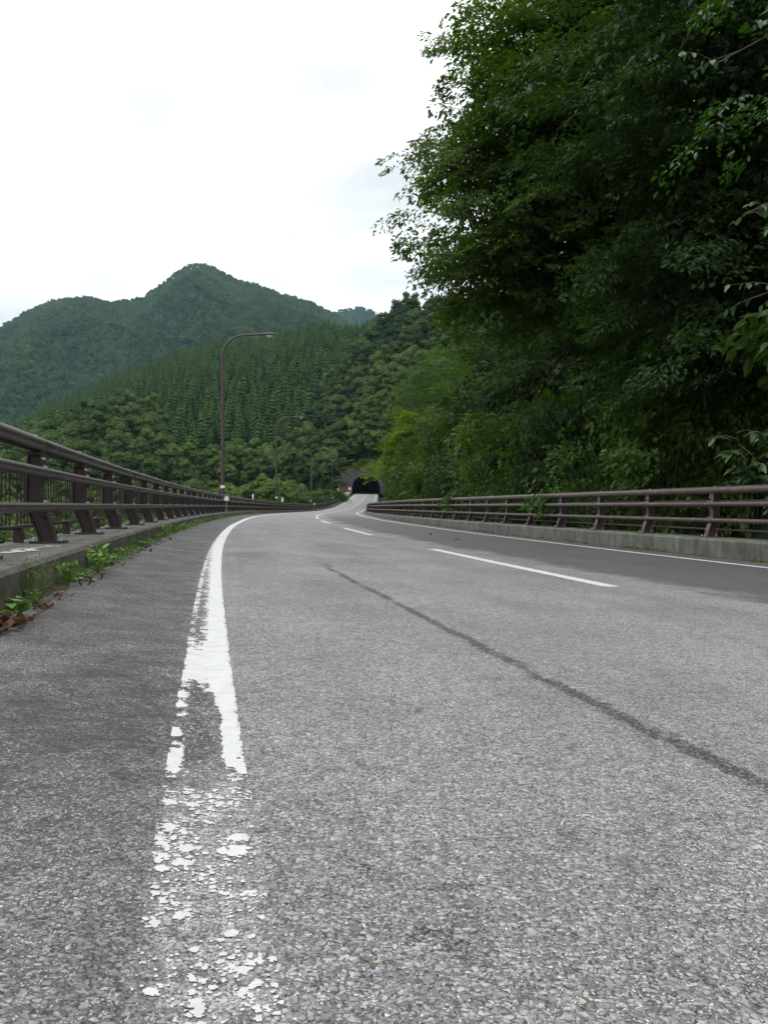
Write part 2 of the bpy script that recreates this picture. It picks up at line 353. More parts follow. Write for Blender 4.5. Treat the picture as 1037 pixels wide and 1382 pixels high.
# painted lines
def line(name, y0, y1, t0, wdt, dz=.004):
    n = max(2, int((y1-y0)/1.0)+1)
    me = strip(name, np.linspace(y0, y1, n), [t0-wdt/2, t0+wdt/2], dz); return me
def ragged(name, y0, y1, t0, wdt, cov, res=.004, dz=.003):
    """paint sheet kept cell by cell where it has not flaked off"""
    ny = int((y1-y0)/res); nx = int((wdt+.03)/res)
    yy = y0+np.arange(ny+1)*res; tt = t0-(wdt+.03)/2+np.arange(nx+1)*res
    Yg, Tg = np.meshgrid(yy, tt, indexing='ij')
    jx = (hsh(np.round(Yg/res), np.round(Tg/res)+500, 3)-.5)*res*.7; jy = (hsh(np.round(Yg/res), np.round(Tg/res)+500, 4)-.5)*res*.7
    X, Yw = P(Yg+jy, Tg+jx); Z = ZS(Yg, Tg)+dz
    yc = (Yg[:-1, :-1]+res/2); tc_ = (Tg[:-1, :-1]+res/2)
    u = (tc_-t0)/wdt+.5
    keep = cov(u, yc, tc_)
    k = nx+1; i = np.arange(ny)[:, None]*k+np.arange(nx)[None]; F = np.stack([i, i+1, i+k+1, i+k], -1)[keep]
    used, inv = np.unique(F, return_inverse=True)
    V = np.stack([X.ravel(), Yw.ravel(), Z.ravel()], 1)[used]
    return npmesh(name, V, inv.reshape(F.shape), False)
FLAKES = [(.05, 1.387, .0313, .0254), (.048, 1.336, .0325, .0357), (-.065, 1.437, .0153, .03), (-.074, 1.368, .0157, .0299), (-.071, 1.319, .0198, .0193), (-.071, 1.272, .0202, .0205), (-.079, 2.036, .0235, .05), (-.073, 1.804, .0224, .115), (-.074, 2.442, .024, .0578), (-.072, 2.317, .0206, .0431),
    (.029, 1.077, .0155, .0152), (.035, .99, .0214, .0145), (.057, .959, .0104, .0122), (-.065, .951, .0134, .0128), (-.014, .92, .0148, .0277), (.063, 1.013, .0046, .0241), (-.035, 1.348, .0216, .0234), (.024, 1.336, .0168, .0204), (-.039, 1.294, .0253, .0187), (-.069, 1.557, .0221, .0271), (-.029, 1.544, .0165, .023), (-.069, 1.109, .0117, .0195), (-.039, 1.126, .014, .0162)]
def cells(x, y, size, s):
    """distance to the nearest jittered point, and that point's random number"""
    x = x/size; y = y/size; ix = np.floor(x); iy = np.floor(y); best = np.full(x.shape, 9.); rnd = np.zeros(x.shape)
    for a in (-1, 0, 1):
        for b in (-1, 0, 1):
            cx = ix+a; cy = iy+b; d = np.hypot(cx+.15+.7*hsh(cx, cy, s)-x, cy+.15+.7*hsh(cx, cy, s+7)-y); m_ = d < best; best = np.where(m_, d, best); rnd = np.where(m_, hsh(cx, cy, s+13), rnd)
    return best, rnd
def cov_left(u, y, t):
    n = fbm(t*42, y*34, 5, 3)*.5+fbm(t*150, y*130, 9, 2)*.3+fbm(t*14, y*12, 2, 2)*.2
    hf = fbm(t*210, y*170, 19, 2)*.55+fbm(t*75, y*60, 29, 2)*.45; q = np.clip((1.85-y)/.2, 0, 1); n = n*(1-q*.75)+hf*q*.75
    n = (n-.5)*3.4
    full = np.interp(y, [.7, .95, 1.2, 1.26, 1.42, 1.5, 1.66, 1.75, 2.2, 2.35, 2.6, 2.75, 3.2, 3.4, 4.4, 6, 9, 14], [-.44, -.40, -.36, -.28, -.22, -.30, -.42, -1.0, -.95, -.6, .0, .95, .7, .35, .3, .3, .6, 1.1])
    full = full+(u-.5)*np.interp(y, [2.4, 3, 3.4, 8, 12], [0, .5, 2.6, 2.0, .3])
    rgt = np.interp(y, [1.2, 1.3, 1.35, 1.42, 1.5, 1.66, 1.72, 1.8, 2.3, 2.6, 3], [-.6, .05, -.1, .2, -.6, -.5, .45, .9, 1.0, 1.2, 1.2])
    lft = np.interp(y, [1.2, 1.26, 1.42, 1.5, 1.7, 1.75, 1.9, 2.0, 2.1, 2.5, 2.7, 3.3, 3.6, 4.5, 6], [-.6, -.1, -.05, -.45, -.6, .3, .3, -.5, -.2, -.3, .7, .4, -.2, .1, .1])
    near = y < 1.74+(fbm(t*60, y*20, 91, 2)-.5)*.35; wob = (fbm(t*120, y*120, 61, 2)-.5)*.9; fl = np.zeros(u.shape, bool)
    for (ft, fs, ra, rb) in FLAKES: k_ = .62 if fs < 1.7 else .85; fl |= ((t-ft)/ra/k_)**2+((y-fs)/rb/k_)**2+wob*2.4 < 1
    d, q = cells(t+wob*.004, y+wob*.004, .0115, 71); amt = (fbm(t*17, y*12, 62, 3)-.5)*1.1+np.interp(y, [.9, 1.2, 1.25, 1.45, 1.5, 1.6, 1.72], [.2, .22, .30, .30, .2, .24, .12])+np.interp(np.abs(u-.5), [.3, .5], [0, -.06])
    d2, q2 = cells(t, y, .006, 81); specks = ((q < amt) & (d < .25+.35*hsh(np.floor(q*999), np.floor(q*777), 5))) | ((q2 < amt*.5) & (d2 < .42))
    wr = np.clip((u-.66+.2*np.clip((y-2.2)/.5, 0, 1))/.12, 0, 1); wl = np.clip((.2-u)/.08, 0, 1)
    a = full*(1-wr)*(1-wl)+rgt*wr+lft*wl*(1-wr)
    edge = np.minimum(u, 1-u)*6+.05
    sp_far = (~near) & (y < 2.7) & (q2 < .05) & (d2 < .4)
    return ((fl | (specks & near) | sp_far) & (u > -.06) & (u < 1.04)) | ((~near) & (a+n > 0) & (n+edge*1.6 > -.15) & (u > -.02) & (u < 1.02))
mk = obj('edge_line', ragged('edge_line', .75, 3.3, 0, .155, cov_left, .0022, .0014), M['paint']); tag(mk, kind='structure')
mk = obj('edge_line', ragged('edge_line', 3.3, 15, -.0, .155, cov_left, .005, .0014), M['paint']); tag(mk, kind='structure')
mk2 = obj('edge_line', line('edge_line', 15, 320, 0, .155, .003), M['paint']); tag(mk2, kind='structure')
def cov_thin(u, y, t):
    n = (fbm(t*40, y*40, 15, 3)*.6+fbm(t*8, y*8, 12, 2)*.4-.5)*2.4
    return (n+.85 > 0) & (n+np.minimum(u, 1-u)*8 > -.25) & (u > 0) & (u < 1)
a = obj('edge_line', ragged('edge_line', 6, 24, 6.8, .14, cov_thin, .02), M['paint']); tag(a, kind='structure')
a = obj('edge_line', line('edge_line', 24, 320, 6.8, .14), M['paint']); tag(a, kind='structure')
def cov_dash(u, y, t):
    n = (fbm(t*40, y*40, 25, 3)-.5)*2.4
    return (n+1.05 > 0) & (u > 0) & (u < 1)
d0 = 7.65; k = 0
DS = [(6.5, 12.9), (19.3, 25.8)]
y = 32.3
while y < 262: DS.append((y, y+6)); y += 12.6
for i, (a0, a1) in enumerate(DS):
    me = ragged('centre_line_dash', a0, a1, 3.4, .165, cov_dash, .02) if i == 0 else line('centre_line_dash', a0, a1, 3.4, .165)
    tag(obj('centre_line_dash', me, M['paint']), kind='structure')

# ------------------------------------------------------------------ kerbs
KL = lambda Y: np.interp(Y, [0, 30, 60], [.165, .18, .2]); KR = lambda Y: np.interp(Y, [0, 30, 60], [.285, .27, .22])
def kerb(t0, t1, hf, side, y0, y1, mat, seg):
    root = empty('kerb'); tag(root, kind='structure')
    y = y0
    while y < y1:
        ye = min(y+seg, y1); Y = np.linspace(y+.004, ye-.004, 4 if seg < 6 else 8)
        prof = [(t0, -.3), (t0, -.025), (t0+side*.02, 0), (t1-side*.02, 0), (t1, -.02), (t1, -.9)]
        V = []; 
        for yy in Y:
            b = float(ZS(yy, t0)+hf(yy))
            for (t, dz) in prof:
                X, Yw = P(yy, t); V.append((float(X), float(Yw), b+dz))
        n = len(prof); F = []
        for i in range(len(Y)-1):
            for j in range(n-1):
                f = (i*n+j, i*n+j+1, (i+1)*n+j+1, (i+1)*n+j); F.append(f if side > 0 else f[::-1])
        F += [tuple(range(n)) if side < 0 else tuple(range(n-1, -1, -1)), tuple(range((len(Y)-1)*n, len(Y)*n))[::1 if side > 0 else -1]]
        me = bpy.data.meshes.new('kerb_segment'); me.from_pydata(V, [], F); me.update(); obj('kerb_segment', me, mat, root)
        y = ye
    return root
kerb(-.9, -1.62, KL, -1, -4, 196, M['concL'], 8)
kerb(7.6, 8.35, KR, 1, -4, 150, M['concR'], 4)

# ------------------------------------------------------------------ railings
def sweep(name, pts, rad, n, mat, seams):
    P_ = np.array(pts); T_ = np.gradient(P_, axis=0); T_ /= np.linalg.norm(T_, axis=1)[:, None]
    a = np.cross(np.cross(T_, (0, 0, 1.)), T_); a /= np.linalg.norm(a, axis=1)[:, None]; b = np.cross(T_, a)
    an = np.arange(n)*2*math.pi/n
    r = np.array(rad)[:, None, None] if hasattr(rad, '__len__') else rad
    V = P_[:, None]+r*(a[:, None]*np.cos(an)[None, :, None]+b[:, None]*np.sin(an)[None, :, None])
    m = len(P_); i = np.arange(m-1)[:, None]*n; j = np.arange(n)[None]
    F = np.stack([i+j, i+(j+1) % n, i+n+(j+1) % n, i+n+j], -1).reshape(-1, 4)
    return npmesh(name, V.reshape(-1, 3), F, True)
def post_mesh(mat):
    m = MB()
    f = [(.065, 0), (.062, .05), (.048, .12), (.018, .2), (-.015, .27), (-.03, .34), (-.035, .5), (-.035, .69)]   # front edge (towards the road)
    bk = [(-.035, 0), (-.045, .05), (-.07, .12), (-.105, .2), (-.13, .28), (-.135, .4), (-.13, .55), (-.12, .69)]
    poly = f+bk[::-1]
    m.prism(poly, -.007, .007)
    def flange(edge, th, w_, s):
        for (x0, z0), (x1, z1) in zip(edge[:-1], edge[1:]):
            V = []
            for yy in (-w_/2, w_/2): V += [(x0, yy, z0), (x0+s*th, yy, z0), (x1+s*th, yy, z1), (x1, yy, z1)]
            m.add(V, [(0, 1, 2, 3), (7, 6, 5, 4), (0, 4, 5, 1), (1, 5, 6, 2), (2, 6, 7, 3), (3, 7, 4, 0)])
    flange(f, .011, .105, 1); flange(bk, .01, .085, -1)
    m.box((.02, 0, .01), (.26, .18, .02))                        # foot plate
    m.box((-.075, 0, .705), (.11, .11, .03))                    # saddle under the top rail
    for z in (.235, .50): m.box((-.01, 0, z), (.05, .1, .035))
    return m.mesh('post', mat)
def bolt_mesh():
    m = MB()
    def b(x, y, z, r=.011, h=.014, ax='z'):
        d = {'z': (0, 0, h), 'x': (h, 0, 0)}[ax]; m.tube([(x, y, z), (x+d[0], y+d[1], z+d[2])], r, 6)
    b(-.075, 0, .838, .017, .012)
    for yy in (-.045, .045):
        b(.0, yy, .585, .011, .022); b(.0, yy, .318, .011, .02); b(-.02, yy, .66, .011, .014, 'x'); b(.12, yy, .02, .013, .03); b(-.08, yy, .02, .013, .03)
    return m.mesh('bolts', M['bolt'])
def picket_mesh(mat):
    m = MB(); m.box((0, 0, .36), (.009, .009, .46)); return m.mesh('picket', M['picket'])
def railing(tpos, kt, hf, inward, y0, y1, spacing, mat, label, pick_from, pick_to, phase=0., radii=(.062, .040, .036)):
    root = empty('bridge_railing'); tag(root, label, 'railing')
    ys_ = [y0+phase]
    while ys_[-1] < y1:
        ys_.append(ys_[-1]+spacing/math.sqrt(1+((XE(ys_[-1]+.5)-XE(ys_[-1]-.5)))**2))
    pm = post_mesh(mat); bm_ = bolt_mesh(); pk = picket_mesh(mat)
    def base(yy): X, Yw = P(yy, tpos); return float(X), float(Yw), float(ZS(yy, kt)+hf(yy))
    def at(yy, off, h):
        X, Yw = P(yy, tpos+inward*off/float(LW(yy)) if tpos > 0 else tpos+inward*off); return (float(X), float(Yw), float(ZS(yy, kt)+hf(yy))+h)
    # rails: dense points with short joint sleeves
    for nm, off, h, r in (('top_rail', -.075, .777, radii[0]), ('middle_rail', .015, .548, radii[1]), ('lower_rail', .015, .283, radii[2])):
        pts = []; rr = []
        for i, yy in enumerate(ys_[:-1]):
            for q in (0, .25, .5, .75):
                pts.append(at(yy+(ys_[i+1]-yy)*q, off, h)); rr.append(r)
            if i % 3 == 1:
                for dq, r2 in ((.10, r), (.103, r*.975), (.109, r*.975), (.112, r)):
                    pts.append(at(yy+dq, off, h)); rr.append(r2)
        o = sorted(range(len(pts)), key=lambda k_: pts[k_][1]); pts = [pts[k_] for k_ in o]; rr = [rr[k_] for k_ in o]
        obj(nm, sweep(nm, pts, rr, 16, mat, None), mat, root)
    for nm, h, r in (('picket_top_bar', .60, .016), ('picket_bottom_bar', .125, .018)):
        pts = [at(yy, -.24, h) for yy in np.arange(ys_[0], ys_[-1], .7)]; obj(nm, sweep(nm, pts, r, 6, mat, None), mat, root)
    far = MB()
    for i, yy in enumerate(ys_):
        bx, by, bz = base(yy); _, tx, ty = frame(yy); rz = math.atan2(-tx, ty)
        if inward > 0: r_ = rz
        else: r_ = rz+math.pi
        p = obj('post', pm, None, root, (bx, by, bz), (0, 0, r_))
        if yy < 60: tag(obj('bolts', bm_, None, root, (bx, by, bz), (0, 0, r_)), kind='stuff')
        # short stub carrying the picket fence
        if yy < 60:
            a_ = at(yy+.16, -.24, 0); m = MB(); m.box((0, 0, .06), (.06, .09, .12)); 
            obj('picket_stub', STUB, None, root, a_, (0, 0, r_))
    # pickets
    for i in range(len(ys_)-1):
        a_, b_ = ys_[i], ys_[i+1]
        if a_ > 110: break
        npk = int(spacing/.115)
        for q in range(1, npk):
            yy = a_+(b_-a_)*q/npk; p_ = at(yy, -.24, 0)
            if pick_from <= yy < pick_to: obj('picket', pk, None, root, p_)
            else: far.box((p_[0], p_[1], p_[2]+.36), (.009, .009, .46))
    o = obj('picket_row', far.mesh('picket_row', M['picket']), None, root); tag(o, kind='stuff')
    return root, ys_
_m = MB(); _m.box((0, 0, .06), (.06, .09, .12)); STUB = _m.mesh('picket_stub', M['railL'])
rl_, ysL = railing(-1.27, -.9, KL, 1, -1.4, 193, 2.05, M['railL'], 'dark brown tube railing along the left mossy kerb, curving away past the lamp posts', 3.4, 14, phase=.12)
rr_, ysR = railing(7.98, 7.6, KR, -1, 3.2, 125, 2.25, M['railR'], 'faded reddish brown tube railing below the dark trees on the right', 9.5, 24, phase=.25)

# ------------------------------------------------------------------ terrain
def e_tab(px, pts):
    p = np.array(pts, float); return np.interp(px, p[:, 0], p[:, 1])
CR_A = [(-600, 655), (-200, 630), (0, 590), (40, 565), (70, 549), (110, 532), (150, 512), (220, 485), (270, 469), (330, 459), (400, 449), (440, 438), (480, 446), (520, 430), (600, 420), (1100, 420), (1600, 500)]
CR_B = [(-2000, 900), (250, 720), (330, 655), (370, 612), (410, 562), (440, 520), (480, 480), (520, 428), (545, 410), (600, 408), (700, 400), (1100, 350), (1700, 350)]
CR_C = [(-800, 720), (-200, 640), (-60, 606), (20, 592), (60, 575), (110, 558), (150, 548), (195, 546), (220, 575), (245, 625), (300, 660), (360, 700), (500, 760), (2000, 760)]
CR_M = [(-900, 560), (-500, 520), (-200, 480), (0, 442), (40, 418), (75, 405), (115, 400), (150, 408), (190, 402), (225, 378), (250, 360), (270, 354), (290, 360), (320, 378), (350, 385), (385, 398), (420, 408), (440, 418), (480, 440), (550, 470), (700, 500), (1600, 560)]
CR_N = [(-100, 600), (380, 470), (430, 427), (460, 418), (487, 414), (505, 420), (530, 440), (700, 500)]
def layer(x, y, crest, yr, y0, zf, treeh, pw=1.0, fall=.5):
    px = 518.5+1118*x/np.maximum(y, 1.)
    yR = yr(px) if callable(yr) else yr; yF = y0(px) if callable(y0) else y0
    zr = (683-e_tab(px, crest))/1118*yR+EYE-treeh
    t = np.clip((y-yF)/(yR-yF), 0, 1)
    h = zf+(zr-zf)*t**pw
    h = np.where(y > yR, zr-(y-yR)*fall, h)
    return np.where(y < yF, -60., h)
def H(x, y):
    x = np.asarray(x, float); y = np.asarray(y, float)
    t = x-XE(np.clip(y, -30, 330)); zr = ZE(np.clip(y, -30, 320))
    # valley on the left of the bridge, merging with the road at its far end
    fl = np.interp(y, [0, 100, 150, 195, 215], [-9, -8, -5, -1.6, -.4])
    base = np.where(t < -1.9, np.interp(-t, [1.9, 3, 16, 40], [0, .12, 1, 1.1])*fl, 0)+zr*np.interp(y, [100, 200], [0, 1])-.45
    base = np.where(t > 8.6, -.45-.4*np.interp(t, [8.6, 9.5, 11], [0, 1, 0])+zr, base)
    R_ = np.where(t > 10.5, zr-.5+(t-10.5)*.72*np.interp(y, [-30, 10, 60, 270], [.7, .9, .8, .7]), -60.)
    R_ = np.minimum(R_, 60+.1*t)
    n = fbm(x/60., y/60., 1, 4)-.5
    A = layer(x, y, CR_A, lambda p: np.interp(p, [-200, 440, 600], [720, 640, 600]), 300., 1., 15, .85)
    B = layer(x, y, CR_B, lambda p: np.interp(p, [250, 400, 520, 1000], [420, 400, 400, 380]), lambda p: np.interp(p, [300, 420, 470, 560], [300, 285, 267.5, 267.5]), 3.5, 9, .8)
    C = layer(x, y, CR_C, 350., 290., 0., 9, .7, .9)
    Mo = layer(x, y, CR_M, lambda p: 2300+0*p, 1000., 0., 8, 1.0)
    No = layer(x, y, CR_N, 3400., 2600., 0., 8, 1.0)
    rid = (1-np.abs(fbm((x+.35*y)/210.+3, y/620., 3, 4)*2-1))
    Mo = Mo+np.where(Mo > -50, (rid-.75)*330*np.clip((y-1000)/500, 0, 1)*np.clip((2300-y)/600, .0, 1), 0)
    A = A+np.where(A > -50, n*16*np.clip((640-y)/80, .1, 1)*np.clip((y-300)/60, 0, 1), 0)
    h = np.maximum.reduce([base, R_, A, B, C, Mo, No])
    ty = np.argmax(np.stack([base, R_, A, B, C, Mo, No]), 0)
    return h, ty
tana = np.unique(np.concatenate([np.linspace(-1.6, 1.6, 200), np.linspace(-.10, .06, 90)]))
yr_ = np.unique(np.concatenate([np.linspace(-20, 60, 50), np.geomspace(60, 250, 60), np.linspace(250, 300, 36), np.geomspace(300, 900, 90), np.geomspace(900, 4600, 120)]))
# depth rows; columns fan out with depth but keep a minimum width near the camera
Yg, Ag = np.meshgrid(yr_, tana, indexing='ij'); Xg = Ag*np.maximum(Yg, 40)
Xg = Xg
Hg, Tg_ = H(Xg, Yg); under = (Xg-XE(np.clip(Yg, -30, 330))); Hg = np.where((under > -1.95) & (under < 8.7) & (Yg < 268), Hg-.6, Hg)
n_, k_ = Yg.shape; i = np.arange(n_-1)[:, None]*k_+np.arange(k_-1)[None]; F = np.stack([i, i+1, i+k_+1, i+k_], -1).reshape(-1, 4)
V = np.stack([Xg.ravel(), Yg.ravel(), Hg.ravel()], 1)
cen = V[F].mean(1); tt_ = cen[:, 0]-XE(np.clip(cen[:, 1], -30, 330))
bad = (np.abs(tt_-3.15) < 6) & (cen[:, 1] > 262) & (cen[:, 1] < 340) & (V[F][:, :, 2].min(1) < ZE(cen[:, 1])+7.6)
ter = obj('hillside_terrain', npmesh('hillside_terrain', V, F[~bad], True), M['terrain']); tag(ter, kind='structure')
me = npmesh('ground', np.array([(-5400, -4100, -14), (5400, -4100, -14), (5400, 7100, -14), (-5400, 7100, -14)]), np.array([(0, 1, 2, 3)])); tag(obj('ground', me, M['terrain']), kind='structure')

# ------------------------------------------------------------------ tunnel portal
def portal():
    Y0 = 265.5; xe = float(XE(Y0)); zb = float(ZE(Y0)); cx = xe+3.15; root = empty('tunnel_portal', (cx, Y0, zb)); tag(root, 'grey stone tunnel portal with dark arch where the road enters the hill', 'tunnel')
    stone = simple('portal_stone', (.10, .098, .092), .9, .2, 1.2, .6, .05); dk = simple('tunnel_lining', (.05, .045, .045), .95, .1)
    R_ = 4.55; sp = 1.7
    def half(z):
        if z < sp: return R_
        return math.sqrt(max(0, R_*R_-(z-sp)**2)) if z < sp+R_ else 0
    m = MB(); z = 0; rr = random.Random(3)
    while z < 7.9:
        hgt = .5; hw = half(z+.25)
        for s in (-1, 1):
            x = hw+.35; lim = 8.2 if s < 0 else 8.6
            if s < 0: lim -= max(0, z-4)*.75
            if hw == 0: x = 0
            while x < lim:
                wd = rr.uniform(.7, 1.3); d = rr.uniform(0, .12)
                m.box((s*(x+wd/2), .5+d, z+hgt/2), (wd-.05, 1.2, hgt-.05)); x += wd
        z += hgt
    tag(obj('masonry', m.mesh('masonry', stone), None, root), kind='stuff')
    m = MB(); m.box((2, .75, 8.15), (11, 1.5, .35)); obj('coping', m.mesh('coping', stone), None, root)
    m = MB(); na = 22
    pts = [(-R_, 0), (-R_, .85)]+[(-R_*math.cos(a_), sp+R_*math.sin(a_)) for a_ in np.linspace(0, math.pi, na)]+[(R_, .85), (R_, 0)]
    for (x0, z0), (x1, z1) in zip(pts[:-1], pts[1:]):
        def out(x, z):
            if z <= sp: return (x+math.copysign(.5, x), z)
            l = math.hypot(x, z-sp); return (x*(1+.5/l), sp+(z-sp)*(1+.5/l))
        o0, o1 = out(x0, z0), out(x1, z1); V = [(x0, -.25, z0), (o0[0], -.25, o0[1]), (o1[0], -.25, o1[1]), (x1, -.25, z1)]; V += [(a, 1.0, b) for a, _, b in V]
        m.add(V, [(0, 1, 2, 3), (7, 6, 5, 4), (0, 4, 5, 1), (1, 5, 6, 2), (2, 6, 7, 3), (3, 7, 4, 0)])
    obj('arch_ring', m.mesh('arch_ring', stone), None, root)
    m = MB(); V = []; n = len(pts)
    for yy, dx, dz in ((.9, 0, 0), (30, -.5, 1.1), (60, -1, 2.2)): V += [(x*1.03+dx, yy, z+dz-(.4 if z == 0 else 0)) for x, z in pts]
    F = [(i*n+j, i*n+j+1, (i+1)*n+j+1, (i+1)*n+j) for i in range(2) for j in range(n-1)]+[tuple(range(2*n, 3*n))]
    m.add(V, F); obj('tunnel_lining', m.mesh('tunnel_lining', dk), None, root)
portal()

# ------------------------------------------------------------------ vegetation meshes
def rotm(ax):  # orthonormal frames for arrays of unit vectors
    up = np.tile((0, 0, 1.), (len(ax), 1)); s = np.cross(ax, up); s /= np.linalg.norm(s, axis=1)[:, None]+1e-9; n = np.cross(s, ax); return s, n
def norm(a): return a/(np.linalg.norm(a, axis=-1, keepdims=True)+1e-9)
def leaves(c, d, nrm, ln, wd, kind='rhomb'):
    """c base, d direction, nrm normal, ln length (n,), wd width ratio"""
    s = norm(np.cross(d, nrm)); ln = ln[:, None]; n = len(c)
    if kind == 'rhomb':
        fold = nrm*ln*.07
        V = np.stack([c, c+d*ln*.45+s*ln*wd/2+fold, c+d*ln-nrm*ln*.08, c+d*ln*.45-s*ln*wd/2+fold], 1)
        i = np.arange(n)[:, None]*4; F = np.concatenate([i+np.array([[0, 1, 2]]), i+np.array([[0, 2, 3]])], 1).reshape(-1, 3); return V.reshape(-1, 3), F, 2
    f2 = nrm*ln*.06; dr = -nrm*ln
    V = np.stack([c, c+d*ln*.25+s*ln*wd*.42+f2, c+d*ln*.6+s*ln*wd*.45+f2+dr*.03, c+d*ln+dr*.12, c+d*ln*.6-s*ln*wd*.45+f2+dr*.03, c+d*ln*.25-s*ln*wd*.42+f2, c+d*ln*.5+dr*.01], 1)
    i = np.arange(n)[:, None]*7; F = np.concatenate([i+np.array([q]) for q in ([0, 1, 6], [1, 2, 6], [2, 3, 6], [3, 4, 6], [4, 5, 6], [5, 0, 6])], 1).reshape(-1, 3); return V.reshape(-1, 3), F, 6
def sprays(cen, out, size, nl, leaf, wd, kind, rs, droop=.25):
    """flat leafy sprays: cen (n,3) centres, out (n,3) growth directions"""
    n = len(cen); out = out.copy(); ax = norm(out)
    s, up = rotm(ax)
    roll = rs.normal(0, .35, n)[:, None]; s2 = s*np.cos(roll)+up*np.sin(roll); up2 = norm(np.cross(s2, ax))
    u = rs.rand(n, nl)**.8; sg = rs.choice([-1, 1], (n, nl)); lat = sg*rs.rand(n, nl)**.9*(.10+.55*np.sin(np.pi*np.clip(u*.9+.1, 0, 1)))
    sz = (size*rs.uniform(.65, 1.3, n))[:, None, None]
    base = cen[:, None]+sz*((u-.5)[..., None]*ax[:, None]+lat[..., None]*s2[:, None]-up2[:, None]*(droop*(lat**2+u**2*.7))[..., None])
    base += rs.normal(0, .035, base.shape)*sz
    d = norm(ax[:, None]*.7+s2[:, None]*(sg*.8)[..., None]+np.array([0, 0, -.35])+rs.normal(0, .3, base.shape))
    nr = norm(up2[:, None]+rs.normal(0, .38, base.shape)); nr = norm(nr-d*(nr*d).sum(-1, keepdims=True))
    ln = leaf*rs.uniform(.6, 1.25, n*nl)
    V, F, k = leaves(base.reshape(-1, 3), d.reshape(-1, 3), nr.reshape(-1, 3), ln, wd, kind)
    tint = np.repeat(rs.rand(n), nl)*.55+rs.rand(n*nl)*.45; t2 = rs.rand(n*nl)
    return V, F, np.repeat(tint, k), np.repeat(t2, k)
def shell(ells, n, rs, inner=.45):
    """points and outward directions in the outer part of a union of ellipsoids"""
    pts = []; outs = []; vol = np.array([(e[3]*e[4]+e[4]*e[5]+e[3]*e[5]) for e in ells]); vol = vol/vol.sum()
    for e, v in zip(ells, vol):
        m = max(3, int(n*v)); d = norm(rs.normal(0, 1, (m, 3))); r = inner+(1-inner)*rs.rand(m)**.6
        # lumpy outline
        lump = .80+.34*fbm(np.arctan2(d[:, 1], d[:, 0])*2.2+e[0], d[:, 2]*3.1+e[2], 11, 3)
        pts.append(np.array(e[:3])+d*r[:, None]*lump[:, None]*np.array(e[3:])); o = d.copy(); o[:, 2] = o[:, 2]*.45-.12; outs.append(o+rs.normal(0, .25, o.shape))
    return np.concatenate(pts), np.concatenate(outs)
def skeleton(root, top, ells, rs, r0, nb, trunkname='trunk'):
    m = MB(); b = Vector(root); tp = Vector(top); pts = []
    for i in range(7):
        q = i/6; p = b.lerp(tp, q); p.x += math.sin(q*4+b.y)*.25*q; p.y += math.cos(q*3+b.x)*.2*q; pts.append(p)
    m.tube(pts, [r0*(1-.75*i/6) for i in range(7)], 9)
    tr = m.mesh('trunk', M['bark'], True); m = MB()
    for k in range(nb):
        e = ells[rs.randint(len(ells))]; d = norm(rs.normal(0, 1, (1, 3)))[0]; tgt = Vector((e[0]+d[0]*e[3]*.68, e[1]+d[1]*e[4]*.68, e[2]+d[2]*e[5]*.65))
        q = rs.uniform(.3, 1); st = pts[min(6, int(q*6))]; md = st.lerp(tgt, .5); md.z += (tgt-st).length*.12
        rr = r0*(1-.7*q)*.45; m.tube([st, st.lerp(md, .6), md, tgt.lerp(md, .4), tgt], [rr, rr*.8, rr*.55, rr*.35, rr*.12], 5)
        for s in range(3):
            t2 = tgt+Vector(rs.normal(0, .55, 3)); m.tube([md.lerp(tgt, .3*s+.1), t2.lerp(md, .4), t2], [rr*.4, rr*.2, rr*.07], 4)
    return tr, m.mesh('limbs', M['bark'], True)
